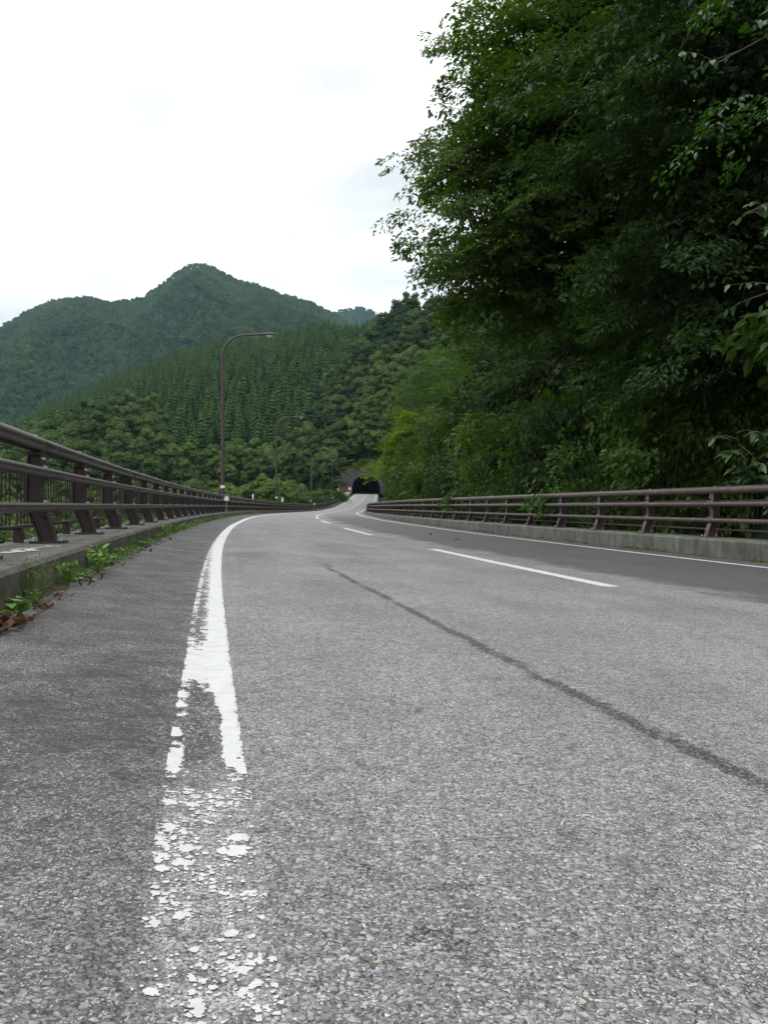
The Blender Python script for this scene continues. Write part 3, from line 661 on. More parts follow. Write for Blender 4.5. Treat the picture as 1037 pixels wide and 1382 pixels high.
def near_tree(name, label, cat, base, top, ells, nspray, nl, leaf, wd, size, mat, seed, kind='rhomb', r0=.25, nb=14, group=None, droop=.25, inner=.5, fill=2600, fl=None):
    rs = np.random.RandomState(seed); per = 13
    bc, bo = shell(ells, max(8, nspray//per), rs, inner); n = len(bc); bo = bo.copy(); bo[:, 2] = bo[:, 2]*.6-.1; ax = norm(bo); sd_, up_ = rotm(ax)
    rb = size*rs.uniform(.75, 1.45, n)
    a_ = rs.uniform(-1, 1, (n, per)); b_ = rs.uniform(-1, 1, (n, per)); c_ = rs.normal(0, .16, (n, per)); rr_ = rb[:, None]
    c = bc[:, None]+ax[:, None]*(a_*rr_)[..., None]+sd_[:, None]*(b_*rr_*.9*np.sqrt(np.clip(1-a_*np.abs(a_)*.8, 0, 1)))[..., None]+up_[:, None]*((c_-.22*(a_**2+b_**2))*rr_)[..., None]
    o = norm(ax[:, None]+sd_[:, None]*(b_*.6)[..., None]+rs.normal(0, .15, c.shape))
    V, F, t1, t2 = sprays(c.reshape(-1, 3), o.reshape(-1, 3), size*.78, nl, leaf, wd, kind, rs, droop)
    # each bough keeps a tone of its own
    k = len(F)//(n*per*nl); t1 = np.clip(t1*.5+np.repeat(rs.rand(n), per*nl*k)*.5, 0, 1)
    if fill:      # coarse inner leaves added to block light, shade put into their tint
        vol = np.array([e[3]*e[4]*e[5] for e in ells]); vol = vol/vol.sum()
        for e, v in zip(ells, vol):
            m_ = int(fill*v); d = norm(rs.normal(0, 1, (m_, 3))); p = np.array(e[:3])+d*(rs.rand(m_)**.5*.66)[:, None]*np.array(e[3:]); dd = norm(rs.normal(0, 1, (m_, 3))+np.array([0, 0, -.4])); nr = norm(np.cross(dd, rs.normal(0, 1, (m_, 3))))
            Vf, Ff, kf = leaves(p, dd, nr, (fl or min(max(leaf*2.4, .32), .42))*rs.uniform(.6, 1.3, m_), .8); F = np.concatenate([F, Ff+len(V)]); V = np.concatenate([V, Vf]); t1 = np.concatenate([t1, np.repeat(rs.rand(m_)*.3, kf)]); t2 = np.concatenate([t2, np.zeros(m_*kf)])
    root = empty(name, base); tag(root, label, cat, group)
    tr, lb = skeleton((0, 0, 0), tuple(np.array(top)-np.array(base)), [tuple(np.array(e[:3])-np.array(base))+tuple(e[3:]) for e in ells], rs, r0, nb)
    obj('trunk', tr, None, root); obj('limbs', lb, None, root)
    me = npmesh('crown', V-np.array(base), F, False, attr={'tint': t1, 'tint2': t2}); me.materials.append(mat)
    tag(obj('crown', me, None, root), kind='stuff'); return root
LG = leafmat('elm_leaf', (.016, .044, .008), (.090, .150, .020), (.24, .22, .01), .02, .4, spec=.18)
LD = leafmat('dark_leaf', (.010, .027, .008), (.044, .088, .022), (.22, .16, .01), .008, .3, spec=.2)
LB = leafmat('bright_maple_leaf', (.032, .078, .008), (.15, .215, .018), (.40, .34, .01), .06, .45, spec=.18)
LS = leafmat('glossy_leaf', (.016, .05, .008), (.055, .125, .022), (.3, .09, .03), .004, .3, .42, spec=.35)
LR = leafmat('shrub_leaf', (.016, .046, .008), (.072, .130, .024), (.28, .24, .02), .01, .32, spec=.2)
def gz(x, y): return float(H(np.array([x]), np.array([y]))[0][0])
def T(name, label, x, y, ells, n, nl, leaf, size, mat, seed, **kw):
    top = max(ells, key=lambda e: e[2]); wd = kw.pop('wd', .5)
    return near_tree(name, label, kw.pop('cat', 'tree'), (x, y, gz(x, y)-.2), (top[0]*.6+x*.4, top[1], top[2]+top[5]*.3), ells, n, nl, leaf, wd, size, mat, seed, **kw)
T('elm_tree', 'tall light green tree whose crown overhangs the road against the sky', 9, 27, [(4.9, 26, 10.4, 4.4, 3.6, 4.3), (5.2, 26, 13.6, 3.9, 3.6, 3.4), (7.4, 26, 16.2, 4.2, 4, 4.5), (9, 26, 11, 5, 4, 7), (4.0, 26, 8.5, 2.7, 3, 2.0)], 4700, 50, .15, 1.05, LG, 1, r0=.3, fill=15000, fl=.25)
T('broadleaf_tree', 'massive dark leafy tree filling the upper right behind the railing', 10, 18.5, [(7.2, 18, 9.5, 4.0, 4, 5.5), (9.2, 18, 14, 4.5, 4, 5), (8.3, 18.5, 5.5, 3.8, 3.5, 4)], 2100, 50, .14, 1.0, LD, 2, r0=.3, fill=15000, fl=.2)
T('cherry_tree', 'nearest tree at the right edge with hanging glossy leaves', 8.9, 9.6, [(7.9, 12.2, 7.0, 3.0, 2.2, 3.6), (8.1, 12, 11.5, 3.2, 2.6, 3.5)], 700, 44, .11, .85, LS, 3, fill=5000, fl=.14, kind='ovate', r0=.2, droop=.5)
T('broadleaf_tree', 'dark round tree below the overhanging light green crown', 11, 35, [(8.5, 34, 6.3, 4.3, 3.8, 4.8), (10.5, 33, 10, 4.5, 4, 5)], 1200, 52, .15, 1.15, LD, 4)
T('broadleaf_tree', 'mid green spreading tree in front of the taller hillside tree', 10.5, 49, [(6.8, 48, 5.6, 4.8, 4.2, 5.4), (10.5, 47, 9, 5, 4, 5)], 800, 56, .16, 1.7, LD, 5, fill=5000)
T('broadleaf_tree', 'tall mid green tree behind the far end of the right railing', 9.5, 65, [(5.6, 64, 5.6, 3.9, 3.6, 6.2), (9.5, 64, 9, 4.5, 4, 6)], 720, 56, .19, 1.8, LG, 6, fill=5000)
T('maple_tree', 'bright yellow green tree beside the tunnel mouth', 5, 93, [(2.7, 92, 5.4, 4.0, 3.8, 4.0), (4, 92, 8, 3.4, 3.4, 3.2)], 620, 60, .21, 1.5, LB, 7, fill=3500)
T('broadleaf_tree', 'dark green tree rising just right of the tunnel', 8.5, 104, [(6.5, 104, 8.5, 5.6, 5, 8.5)], 600, 56, .25, 2.3, LD, 8, fill=4000)
T('broadleaf_tree', 'tall hillside tree half hidden above the yellow green maple', 12, 132, [(9.5, 130, 14, 7.5, 6, 11)], 1200, 46, .24, 2.3, LD, 9)
T('broadleaf_tree', 'topmost roadside tree right of the tunnel on the slope', 14, 168, [(12, 168, 20, 9.5, 8, 13)], 1500, 46, .27, 2.6, LG, 10)
for i, (x, y, z, r, rz, lab) in enumerate([(13.5, 14, 9, 4.5, 8, 'deep shaded tree behind the nearest glossy leaved tree'), (14.5, 24, 11, 5, 8, 'deep shaded tree up the bank behind the massive dark tree'), (14, 33, 12, 5, 8, 'deep shaded tree on the bank behind the overhanging elm'),
        (14, 43, 11, 5.5, 8, 'dark bank tree behind the mid green spreading tree'), (12, 56, 10, 5.5, 8, 'dark bank tree between the two mid green roadside trees'), (12, 8, 9, 4.5, 8, 'dark tree beyond the right edge of the view'), (12.5, 74, 11, 5.5, 8, 'dark bank tree behind the yellow green maple'), (15, 92, 14, 6, 10, 'dark slope tree above the far railing end')]):
    T('broadleaf_tree', lab, x+1.5, y, [(x, y, z, r, r, rz)], 560, 46, .12+y*.0022, 1.9, LD, 20+i, nb=8)
# understorey shrubs just behind the right railing
def shrub_mesh(seed, mat, leaf, n=210, nl=40, size=.75, kind='rhomb', wd=.55, r=(1.3, 1.3, 1.2)):
    rs = np.random.RandomState(seed); bc, bo = shell([(0, 0, r[2]*.95, *r), (.5, .4, r[2]*.6, r[0]*.8, r[1]*.8, r[2]*.8)], n//9, rs, .5); bo[:, 2] -= .15
    q = len(bc); c = np.repeat(bc, 9, 0)+rs.normal(0, 1, (q*9, 3))*np.array([.27, .27, .10])*size; o = norm(np.repeat(norm(bo), 9, 0)+rs.normal(0, .3, (q*9, 3)))
    V, F, t1, t2 = sprays(c, o, size, nl, leaf, wd, kind, rs, .3); me = npmesh('foliage', V, F, False, attr={'tint': t1, 'tint2': t2}); me.materials.append(mat)
    m = MB()
    for k in range(9):
        d = rs.normal(0, .5, 2); m.tube([(0, 0, -.8), (d[0]*.4, d[1]*.4, .5), (d[0]*1.3, d[1]*1.3, r[2]*1.4)], [.022, .015, .006], 5)
    return me, m.mesh('stems', M['bark'])
SH = [shrub_mesh(31, LR, .12, 170, 34), shrub_mesh(32, LD, .12, 170, 34), shrub_mesh(33, LR, .15, 120, 30, kind='ovate'), shrub_mesh(34, LD, .11, 180, 36), shrub_mesh(35, LG, .13, 150, 34)]
rs = np.random.RandomState(5); yy = 6.5; k = 0
while yy < 66:
    for row in (0, 1):
        if row == 0 and 10.5 < yy < 14.6: continue
        t = 9.75+row*1.5+rs.uniform(-.25, .3); X, Yw = P(yy+rs.uniform(-.4, .4), t/.97); X = float(X); Yw = float(Yw)
        r = empty('shrub', (X, Yw, float(ZE(yy))-.55+row*.9), rs.uniform(0, 6.28)); s = rs.uniform(.75, 1.3)*(1+row*.4); r.scale = (s, s, s*rs.uniform(.8, 1.6)*(1.1 if yy > 15 else .85))
        fm, sm = SH[rs.choice([0, 1, 1, 2, 3, 3, 4])]; tag(obj('foliage', fm, None, r), kind='stuff'); obj('stems', sm, None, r)
        tag(r, 'leafy green shrub in the undergrowth right behind the right railing' if row == 0 else 'taller leafy shrub in the second row behind the right railing', 'shrub', 'undergrowth shrubs behind the right railing' if row == 0 else 'second row of shrubs behind the right railing')
    yy += 2.5+yy*.015; k += 1

# big leaved sapling at the right edge and the near branches: every leaf a part
def big_leaf(ln, wd):
    n = 6; V = []; F = []
    for i in range(n+1):
        q = i/n; w_ = wd*ln*.5*math.sin(math.pi*min(1, q**.8*.98+.01)); z = -.22*ln*q*q
        V += [(ln*q, -w_, z+.22*w_), (ln*q, 0, z), (ln*q, w_, z+.22*w_)]
    for i in range(n):
        a_ = i*3; F += [(a_, a_+3, a_+4, a_+1), (a_+1, a_+4, a_+5, a_+2)]
    me = bpy.data.meshes.new('leaf'); me.from_pydata(V, [], F); me.update(); me.polygons.foreach_set('use_smooth', [True]*len(F)); return me
def tintmat(name, c0, c1, spec=.5): 
    m = MT(name, .4, spec); f = m.n('ShaderNodeObjectInfo').outputs['Random']; c = m.ramp(f, [(0, c0), (1, c1)]); m.color(c)
    tr = m.n('ShaderNodeBsdfTranslucent'); m.l(c, tr.inputs['Color']); ms = m.n('ShaderNodeMixShader'); ms.inputs[0].default_value = .3
    m.l(m.b.outputs[0], ms.inputs[1]); m.l(tr.outputs[0], ms.inputs[2]); m.l(ms.outputs[0], m.out.inputs['Surface']); return m.m
BL = big_leaf(.25, .42); BL.materials.append(tintmat('big_leaf', (.03, .065, .022), (.075, .13, .04)))
CL = big_leaf(.098, .6); CL.materials.append(tintmat('cherry_leaf', (.04, .085, .03), (.085, .15, .05)))
def leafy_branch(name, label, cat, pts, nleaf, me, rs, whorl=False, sub=6, spread=.5, trunk_r=.02):
    root = empty(name, pts[0]); tag(root, label, cat); m = MB(); P0 = Vector(pts[0]); pv = [Vector(p)-P0 for p in pts]
    m.tube(pv, [trunk_r*(1-.7*i/(len(pv)-1)) for i in range(len(pv))], 6); tips = []
    for k in range(sub):
        q = .25+.75*k/max(1, sub-1); i = min(len(pv)-2, int(q*(len(pv)-1))); st = pv[i].lerp(pv[i+1], q*(len(pv)-1)-i)
        d = (pv[-1]-pv[0]).normalized()*.5+Vector(rs.normal(0, .6, 3)); d.z = d.z*.4-.12; d = d.normalized()*spread*rs.uniform(.6, 1.2); e = st+d; md = st+d*.5+Vector((0, 0, .04))
        m.tube([st, md, e], [trunk_r*.4, trunk_r*.25, trunk_r*.1], 5); tips.append((st, md, e))
    obj('branch', m.mesh('branch', M['bark']), None, root)
    for k in range(nleaf):
        st, md, e = tips[k % len(tips)]
        if whorl: q = rs.uniform(.7, 1); p = st.lerp(e, q); az = rs.uniform(0, 6.28); pitch = rs.uniform(-.1, .75)
        else: q = rs.uniform(.15, 1); p = (st.lerp(md, q*2) if q < .5 else md.lerp(e, q*2-1)); d = e-st; az = math.atan2(d.y, d.x)+rs.choice([-1, 1])*rs.uniform(.3, 1.2); pitch = rs.uniform(.1, 1.1)
        o = obj('leaf', me, None, root, p, (rs.uniform(-.5, .5), pitch, az)); s = rs.uniform(.7, 1.2); o.scale = (s, s, s)
    return root
rs = np.random.RandomState(77)
leafy_branch('magnolia_sapling', 'sapling with large drooping oval leaves above the railing at the right edge', 'sapling', [(6.2, 14.0, -.5), (6.1, 13.9, .7), (5.95, 13.7, 1.3), (5.75, 13.5, 1.75)], 95, BL, rs, True, 12, .62)
leafy_branch('magnolia_sapling', 'second large leaved sapling, cut by the right edge of the picture', 'sapling', [(6.6, 13.4, -.5), (6.5, 13.3, .8), (6.4, 13.2, 1.4), (6.2, 13.0, 1.9)], 60, BL, rs, True, 9, .6)
for i, (p0, p1, lab) in enumerate([((8.4, 9.4, 7.4), (3.5, 8.7, 5.2), 'uppermost bare tipped branch reaching in from the right with pale leaves'),
        ((8.2, 9.2, 5.6), (3.9, 8.3, 4.25), 'drooping leafy branch second from the top at the right edge'),
        ((8.2, 9.0, 4.8), (3.7, 8.5, 3.55), 'leafy branch with hanging glossy leaves halfway up the right edge'),
        ((8.4, 9.6, 3.9), (4.3, 9.3, 2.95), 'lowest leafy branch in the shade at the right edge')]):
    a_, b_ = Vector(p0), Vector(p1); pts = [a_, a_.lerp(b_, .35)+Vector((0, 0, .25)), a_.lerp(b_, .7)+Vector((0, 0, .2)), b_]
    leafy_branch('leafy_branch', lab, 'branch', pts, 105, CL, rs, False, 15, .62)

# ------------------------------------------------------------------ forest on the hills
def crown_mesh(seed, rx, rz, z0, nq, q, mat, lumps=16, trunk=True, core=True):
    rs = np.random.RandomState(seed); Vs = []; Fs = []; T1 = []; off = 0
    cs = norm(rs.normal(0, 1, (lumps, 3))); cs[:, 2] = cs[:, 2]*.95+.12; C = cs*np.array([rx*.62, rx*.62, rz*.6])+np.array([0, 0, z0+rz*.5]); rad = rs.uniform(.26, .46, lumps)*rx
    C[0] = (0, 0, z0+rz*.55); rad[0] = rx*.62
    per = nq//lumps
    for j in range(lumps):
        d = norm(rs.normal(0, 1, (per, 3))); d[:, 2] = np.where(rs.rand(per) < .7, np.abs(d[:, 2]), d[:, 2]); p = C[j]+d*rad[j]*rs.uniform(.8, 1.08, (per, 1))*np.array([1, 1, .95])
        dd = norm(np.cross(d, rs.normal(0, 1, (per, 3)))); nr = norm(d+rs.normal(0, .35, d.shape)+np.array([0, 0, .3])); nr = norm(nr-dd*(nr*dd).sum(-1, keepdims=True))
        V, F, k = leaves(p, dd, nr, q*rs.uniform(.6, 1.3, per), .75); Vs.append(V); Fs.append(F+off); off += len(V); T1.append(np.repeat(rs.rand()*.5+rs.rand(per)*.5, k))
    V = np.concatenate(Vs); F = np.concatenate(Fs); t = np.concatenate(T1)
    m = MB()
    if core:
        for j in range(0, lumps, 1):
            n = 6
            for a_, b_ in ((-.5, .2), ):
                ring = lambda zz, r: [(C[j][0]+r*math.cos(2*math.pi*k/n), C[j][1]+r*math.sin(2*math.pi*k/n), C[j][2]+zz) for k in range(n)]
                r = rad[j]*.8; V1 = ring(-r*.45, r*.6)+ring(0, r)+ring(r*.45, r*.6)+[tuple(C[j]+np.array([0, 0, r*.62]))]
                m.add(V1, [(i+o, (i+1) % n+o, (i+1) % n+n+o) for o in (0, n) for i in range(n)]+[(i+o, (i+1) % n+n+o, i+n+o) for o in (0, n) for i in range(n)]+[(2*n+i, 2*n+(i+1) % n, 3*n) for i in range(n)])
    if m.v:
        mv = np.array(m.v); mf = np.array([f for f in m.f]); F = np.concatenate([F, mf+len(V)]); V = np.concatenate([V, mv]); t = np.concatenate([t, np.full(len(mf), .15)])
    if trunk:
        m2 = MB(); m2.tube([(0, 0, -2), (0, 0, z0+rz*.4)], [.35, .15], 6, False); q4 = np.array(m2.f); q3 = np.concatenate([q4[:, [0, 1, 2]], q4[:, [0, 2, 3]]]); F = np.concatenate([F, q3+len(V)]); V = np.concatenate([V, np.array(m2.v)]); t = np.concatenate([t, np.zeros(len(q3))])
    me = npmesh('tree', V, F, False, attr={'tint': t}); me.materials.append(mat); return me
def cedar_mesh(seed, h, r, mat, tiers=13, nb=11):
    rs = np.random.RandomState(seed); V = []; F = []; T1 = []
    for i in range(tiers):
        q = i/(tiers-1); z = h*(.16+.82*q); rr = r*(1-q)**.75*(1 if q > .08 else .8)+.12
        for b in range(nb):
            an = 2*math.pi*(b+rs.rand()*.8)/nb+i; ln = rr*rs.uniform(.75, 1.2); dz = -ln*rs.uniform(.1, .4); w_ = .30*ln+.15; c, s = math.cos(an), math.sin(an); zz = z+rs.uniform(-.4, .4)
            n = len(V); V += [(0, 0, zz+.9*h/tiers*.6), (c*ln*.55-s*w_, s*ln*.55+c*w_, zz+dz*.3), (c*ln, s*ln, zz+dz+rs.uniform(0, .35)), (c*ln*.55+s*w_, s*ln*.55-c*w_, zz+dz*.3), (c*ln*.45, s*ln*.45, zz-.5)]
            F += [(n, n+1, n+2), (n, n+2, n+3), (n+1, n+4, n+2), (n+2, n+4, n+3)]; T1 += [rs.rand()*.6+q*.4]*4
    n = len(V); 
    for k in range(5): V.append((.22*math.cos(k*1.257), .22*math.sin(k*1.257), -2.))
    V.append((0, 0, h)); F += [(n+k, n+(k+1) % 5, n+5) for k in range(5)]; T1 += [0]*5
    me = npmesh('cedar', np.array(V), np.array(F), False, attr={'tint': np.array(T1)}); me.materials.append(mat); return me
FC = leafmat('cedar_foliage', (.010, .036, .007), (.070, .130, .032), trans=.12, rough=.7, inst=True, spec=.15)
FB = leafmat('hill_broadleaf', (.014, .042, .006), (.098, .152, .032), trans=.25, rough=.6, inst=True, pos_noise=.02, spec=.2)
FP = leafmat('hill_pine', (.008, .026, .008), (.036, .070, .022), trans=.1, rough=.7, inst=True, spec=.15)
FM = leafmat('mountain_broadleaf', (.014, .044, .010), (.115, .180, .036), trans=.15, rough=.7, inst=True, pos_noise=.006, spec=.15)
CEDAR = [cedar_mesh(i, 17+i, 2.9+.2*i, FC) for i in range(3)]
BROAD = [crown_mesh(40+i, 3.7, (7.5, 6.5, 9, 6)[i], (2.5, 2.5, 2.5, 3)[i], 1900, .58, FB, 19) for i in range(4)]
PINE = [crown_mesh(50+i, 4.0, 9, 3.5, 1300, .6, FP, 13) for i in range(2)]
MTN = [crown_mesh(60+i, 5.6, 7.5, 1, 420, 1.7, FM, 9, False) for i in range(3)]
rs = np.random.RandomState(99)
def scatter(n, y0, y1, px0, px1, power=1.):
    y = y0+(y1-y0)*rs.rand(n)**power; px = rs.uniform(px0, px1, n); x = (px-518.5)/1118*y; z, ty = H(x, y); return x, y, z, ty, px
def gn_instances(name, pts, rot, scl, source, kind_label=None):
    me = bpy.data.meshes.new(name); me.vertices.add(len(pts)); me.vertices.foreach_set('co', np.ascontiguousarray(pts, dtype=np.float32).ravel())
    a = me.attributes.new('rz', 'FLOAT_VECTOR', 'POINT'); rv = np.zeros((len(pts), 3), np.float32); rv[:, 2] = rot; a.data.foreach_set('vector', rv.ravel())
    a = me.attributes.new('sc', 'FLOAT_VECTOR', 'POINT'); a.data.foreach_set('vector', np.ascontiguousarray(scl, dtype=np.float32).ravel())
    o = bpy.data.objects.new(name, me); link(o); g = bpy.data.node_groups.new(name, 'GeometryNodeTree')
    g.interface.new_socket('Geometry', in_out='INPUT', socket_type='NodeSocketGeometry'); g.interface.new_socket('Geometry', in_out='OUTPUT', socket_type='NodeSocketGeometry')
    gi = g.nodes.new('NodeGroupInput'); go = g.nodes.new('NodeGroupOutput'); ip = g.nodes.new('GeometryNodeInstanceOnPoints'); oi = g.nodes.new('GeometryNodeObjectInfo')
    oi.inputs['Object'].default_value = source; oi.inputs['As Instance'].default_value = True
    n1 = g.nodes.new('GeometryNodeInputNamedAttribute'); n1.data_type = 'FLOAT_VECTOR'; n1.inputs['Name'].default_value = 'rz'
    n2 = g.nodes.new('GeometryNodeInputNamedAttribute'); n2.data_type = 'FLOAT_VECTOR'; n2.inputs['Name'].default_value = 'sc'
    g.links.new(gi.outputs[0], ip.inputs['Points']); g.links.new(oi.outputs['Geometry'], ip.inputs['Instance'])
    g.links.new(n1.outputs['Attribute'], ip.inputs['Rotation']); g.links.new(n2.outputs['Attribute'], ip.inputs['Scale']); g.links.new(ip.outputs[0], go.inputs[0])
    md = o.modifiers.new('scatter', 'NODES'); md.node_group = g; tag(o, kind='stuff'); return o
def thin(x, y, r):     # grid thinning so that crowns keep their distance
    key = np.floor(x/r).astype(np.int64)*100003+np.floor(y/r).astype(np.int64); _, idx = np.unique(key, return_index=True); return idx
def forest(name, label, cat, group, meshes, pts, smin, smax, nind, stuffname, inframe):
    """the nearest trees in view one by one, the rest as one mass per mesh"""
    x, y, z = pts; n = len(x); sc = rs.uniform(smin, smax, n); rz = rs.uniform(0, 6.28, n); order = np.argsort(y+(~inframe)*1e5); src = {}
    which = rs.randint(len(meshes), size=n)
    for j in order[:nind]:
        o = obj(name, meshes[which[j]], None, None, (x[j], y[j], z[j]), (0, 0, rz[j])); o.scale = (sc[j], sc[j], sc[j]*rs.uniform(.9, 1.12)); tag(o, label, cat, group); src.setdefault(which[j], o)
    rest = order[nind:]
    for wv in range(len(meshes)):
        q = rest[which[rest] == wv]
        if len(q) and wv in src:
            s3 = np.stack([sc[q], sc[q], sc[q]*rs.uniform(.9, 1.12, len(q))], 1)
            gn_instances(stuffname, np.stack([x[q], y[q], z[q]], 1), rz[q], s3, src[wv])
# object info keeps the source's own transform out because 'original' space is the default
def inview(x, y, z):
    px, py = proj(x, np.maximum(y, 1), z+6); return (px > 0) & (px < 1037) & (y > 0)
# hill A: planted cedars, with broadleaf at its foot
x, y, z, ty, px = scatter(60000, 300, 760, -260, 720); broad = fbm(x/45, y/45, 8, 3); lowfoot = (y < 312+45*broad)
pmix = fbm(x/40, y/40, 21, 3)
isA = (ty == 2); ced = isA & ~lowfoot & ~((px > 430) & (pmix > .52)) & ~((px < 60) & (pmix > .6))
i_ = thin(x[ced]+rs.rand(ced.sum())*1.5, y[ced]+rs.rand(ced.sum())*2, 4.2); X, Y_, Z_ = x[ced][i_], y[ced][i_], z[ced][i_]
forest('cedar_tree', 'slender dark green cedar standing in the planted rows of the near hillside', 'cedar', 'planted cedars on the near hillside', CEDAR, (X, Y_, Z_), .75, 1.15, 300, 'cedar_forest', inview(X, Y_, Z_))
x2, y2, z2, ty2, px2 = scatter(26000, 262, 430, -260, 720); all_x = np.concatenate([x, x2]); all_y = np.concatenate([y, y2]); all_z = np.concatenate([z, z2]); all_t = np.concatenate([ty, ty2]); all_px = np.concatenate([px, px2]); bf = fbm(all_x/45, all_y/45, 8, 3); pm = fbm(all_x/40, all_y/40, 21, 3)
bro = (((all_t == 2) & ((all_y < 312+45*bf) | ((all_px > 430) & (pm > .52)) | ((all_px < 60) & (pm > .6)))) | (all_t == 3) | (all_t == 4)) & (all_y > 272)
tt_ = all_x-XE(np.clip(all_y, 0, 330)); bro &= ~((np.abs(tt_-3.15) < 8.5) & (all_y < 284))
pine = bro & (all_t == 3) & (all_px > 400) & (all_px < 545) & (fbm(all_x/22, all_y/22, 31, 2) > .5)
bro &= ~pine
i_ = thin(all_x[bro]+rs.rand(bro.sum())*2, all_y[bro]+rs.rand(bro.sum())*2, 4.8); X, Y_, Z_ = all_x[bro][i_], all_y[bro][i_], all_z[bro][i_]
forest('broadleaf_tree', 'rounded mid green broadleaf tree in the mixed wood at the foot of the hill', 'tree', 'broadleaf trees on the near hillside', BROAD, (X, Y_, Z_), .6, 1.35, 290, 'broadleaf_forest', inview(X, Y_, Z_))
i_ = thin(all_x[pine], all_y[pine], 6.5); X, Y_, Z_ = all_x[pine][i_], all_y[pine][i_], all_z[pine][i_]
forest('fir_tree', 'dark layered conifer on the slope above the tunnel', 'conifer', 'dark conifers above the tunnel', PINE, (X, Y_, Z_), .75, 1.2, 200, 'fir_forest', inview(X, Y_, Z_))
# valley bushes and right hand slope
x, y, z, ty, px = scatter(9000, 95, 300, -420, 470, 1.); t = x-XE(y); ok = (ty == 0) & (t < -6) & ((y < 190) | (t < -14)); ok &= (z+6 < np.interp(y, [0, 150, 300], [-.2, 2.2, 9])+1.5); i_ = thin(x[ok], y[ok], 5.); X, Y_, Z_ = x[ok][i_], y[ok][i_], z[ok][i_]
forest('valley_tree', 'green treetop in the valley below the left railing', 'tree', 'treetops in the valley beside the bridge', BROAD, (X, Y_, Z_-1.2), .55, .8, 120, 'valley_wood', inview(X, Y_, Z_))
x, y, z, ty, px = scatter(3000, 145, 330, 505, 1500); t = x-XE(y); ok = (t > 12.5) & (ty != 0); i_ = thin(x[ok], y[ok], 6.); X, Y_, Z_ = x[ok][i_], y[ok][i_], z[ok][i_]
forest('slope_tree', 'dark tree on the steep bank above the right side of the road', 'tree', 'trees on the bank right of the road', BROAD, (X, Y_, Z_), .8, 1.2, 60, 'slope_wood', inview(X, Y_, Z_))
# the mountain
x, y, z, ty, px = scatter(150000, 1000, 2700, -160, 640, .8); ok = (ty == 5); i_ = thin(x[ok], y[ok], 7.2); X, Y_, Z_ = x[ok][i_], y[ok][i_], z[ok][i_]
forest('mountain_tree', 'small rounded treetop on the wooded mountain behind the lamps', 'tree', 'treetops on the mountain', MTN, (X, Y_, Z_), .65, 1.25, 3, 'mountain_forest', inview(X, Y_, Z_))
x, y, z, ty, px = scatter(9000, 2900, 3600, 380, 640); ok = (ty == 6); X, Y_, Z_ = x[ok], y[ok], z[ok]
forest('mountain_tree', 'tiny treetop on the farthest ridge', 'tree', 'treetops on the farthest ridge', MTN, (X, Y_, Z_), .8, 1.3, 3, 'far_ridge_forest', inview(X, Y_, Z_))

# ------------------------------------------------------------------ street lamps
def lamp_meshes():
    H_ = 9.7; m = MB(); m.tube([(0, 0, -.2), (0, 0, .5), (0, 0, 4), (0, 0, H_-1.25)], [.105, .1, .085, .068], 12)
    pole = m.mesh('pole', M['pole'], True); m = MB(); pts = []
    for k in range(13):
        a_ = math.pi/2*k/12; pts.append((1.25*(1-math.cos(a_)), 0, H_-1.25+1.1*math.sin(a_)))
    pts += [(1.7, 0, H_-.12), (2.15, 0, H_-.09)]
    m.tube(pts, [.066-.018*i/len(pts) for i in range(len(pts))], 10); arm = m.mesh('arm', M['pole'], True)
    m = MB(); prof = [(2.0, .05, .05), (2.1, .075, .06), (2.35, .15, .085), (2.6, .17, .09), (2.75, .13, .07), (2.82, .04, .03)]; V = []; F = []; n = 12
    for (x, wy, hz) in prof:
        for k in range(n):
            a_ = 2*math.pi*k/n; V.append((x, wy*math.cos(a_), H_-.085+hz*math.sin(a_)*(1 if math.sin(a_) > 0 else .45)))
    for i in range(len(prof)-1):
        for k in range(n): F.append((i*n+k, i*n+(k+1) % n, (i+1)*n+(k+1) % n, (i+1)*n+k))
    F += [tuple(range(n-1, -1, -1)), tuple(range((len(prof)-1)*n, len(prof)*n))]; m.add(V, F); head = m.mesh('lamp_head', M['pole'], True)
    m = MB(); V = [(2.5, 0, H_-.28)]; F = []; n = 14
    for i, (q, dz) in enumerate(((.45, -.165), (.8, -.125), (1, -.06))):
        for k in range(n): a_ = 2*math.pi*k/n; V.append((2.5+.2*q*math.cos(a_), .14*q*math.sin(a_), H_-.09+dz*1.0))
    V[0] = (2.5, 0, H_-.09-.175)
    F += [(0, 1+(k+1) % n, 1+k) for k in range(n)]+[(1+i*n+k, 1+i*n+(k+1) % n, 1+(i+1)*n+(k+1) % n, 1+(i+1)*n+k) for i in range(2) for k in range(n)]
    m.add(V, F); lens = m.mesh('lens', M['lens'], True)
    m = MB(); m.tube([(0, 0, 1.35), (0, 0, 1.5)], [.108, .108], 12); band = m.mesh('band', M['white'], True)
    m = MB(); m.box((0, -.13, 2.9), (.12, .1, .2)); box = m.mesh('control_box', M['pole'])
    m = MB(); m.box((0, 0, .02), (.4, .4, .04)); bp = m.mesh('base_plate', M['pole'])
    return pole, arm, head, lens, band, box, bp
LM = lamp_meshes()
def lamp(yy, t, label, scale=1., rz=None, dz=0):
    X, Yw = P(yy, t); _, tx, ty = frame(yy); r = empty('street_lamp', (float(X), float(Yw), float(ZS(yy, -.9))+.1+dz), -math.asin(float(tx)) if rz is None else rz); r.scale = (scale,)*3
    tag(r, label, 'street lamp', 'brown curved street lamps')
    for nm, me in zip(('pole', 'arm', 'lamp_head', 'lens', 'band', 'control_box', 'base_plate'), LM): obj(nm, me, None, r)
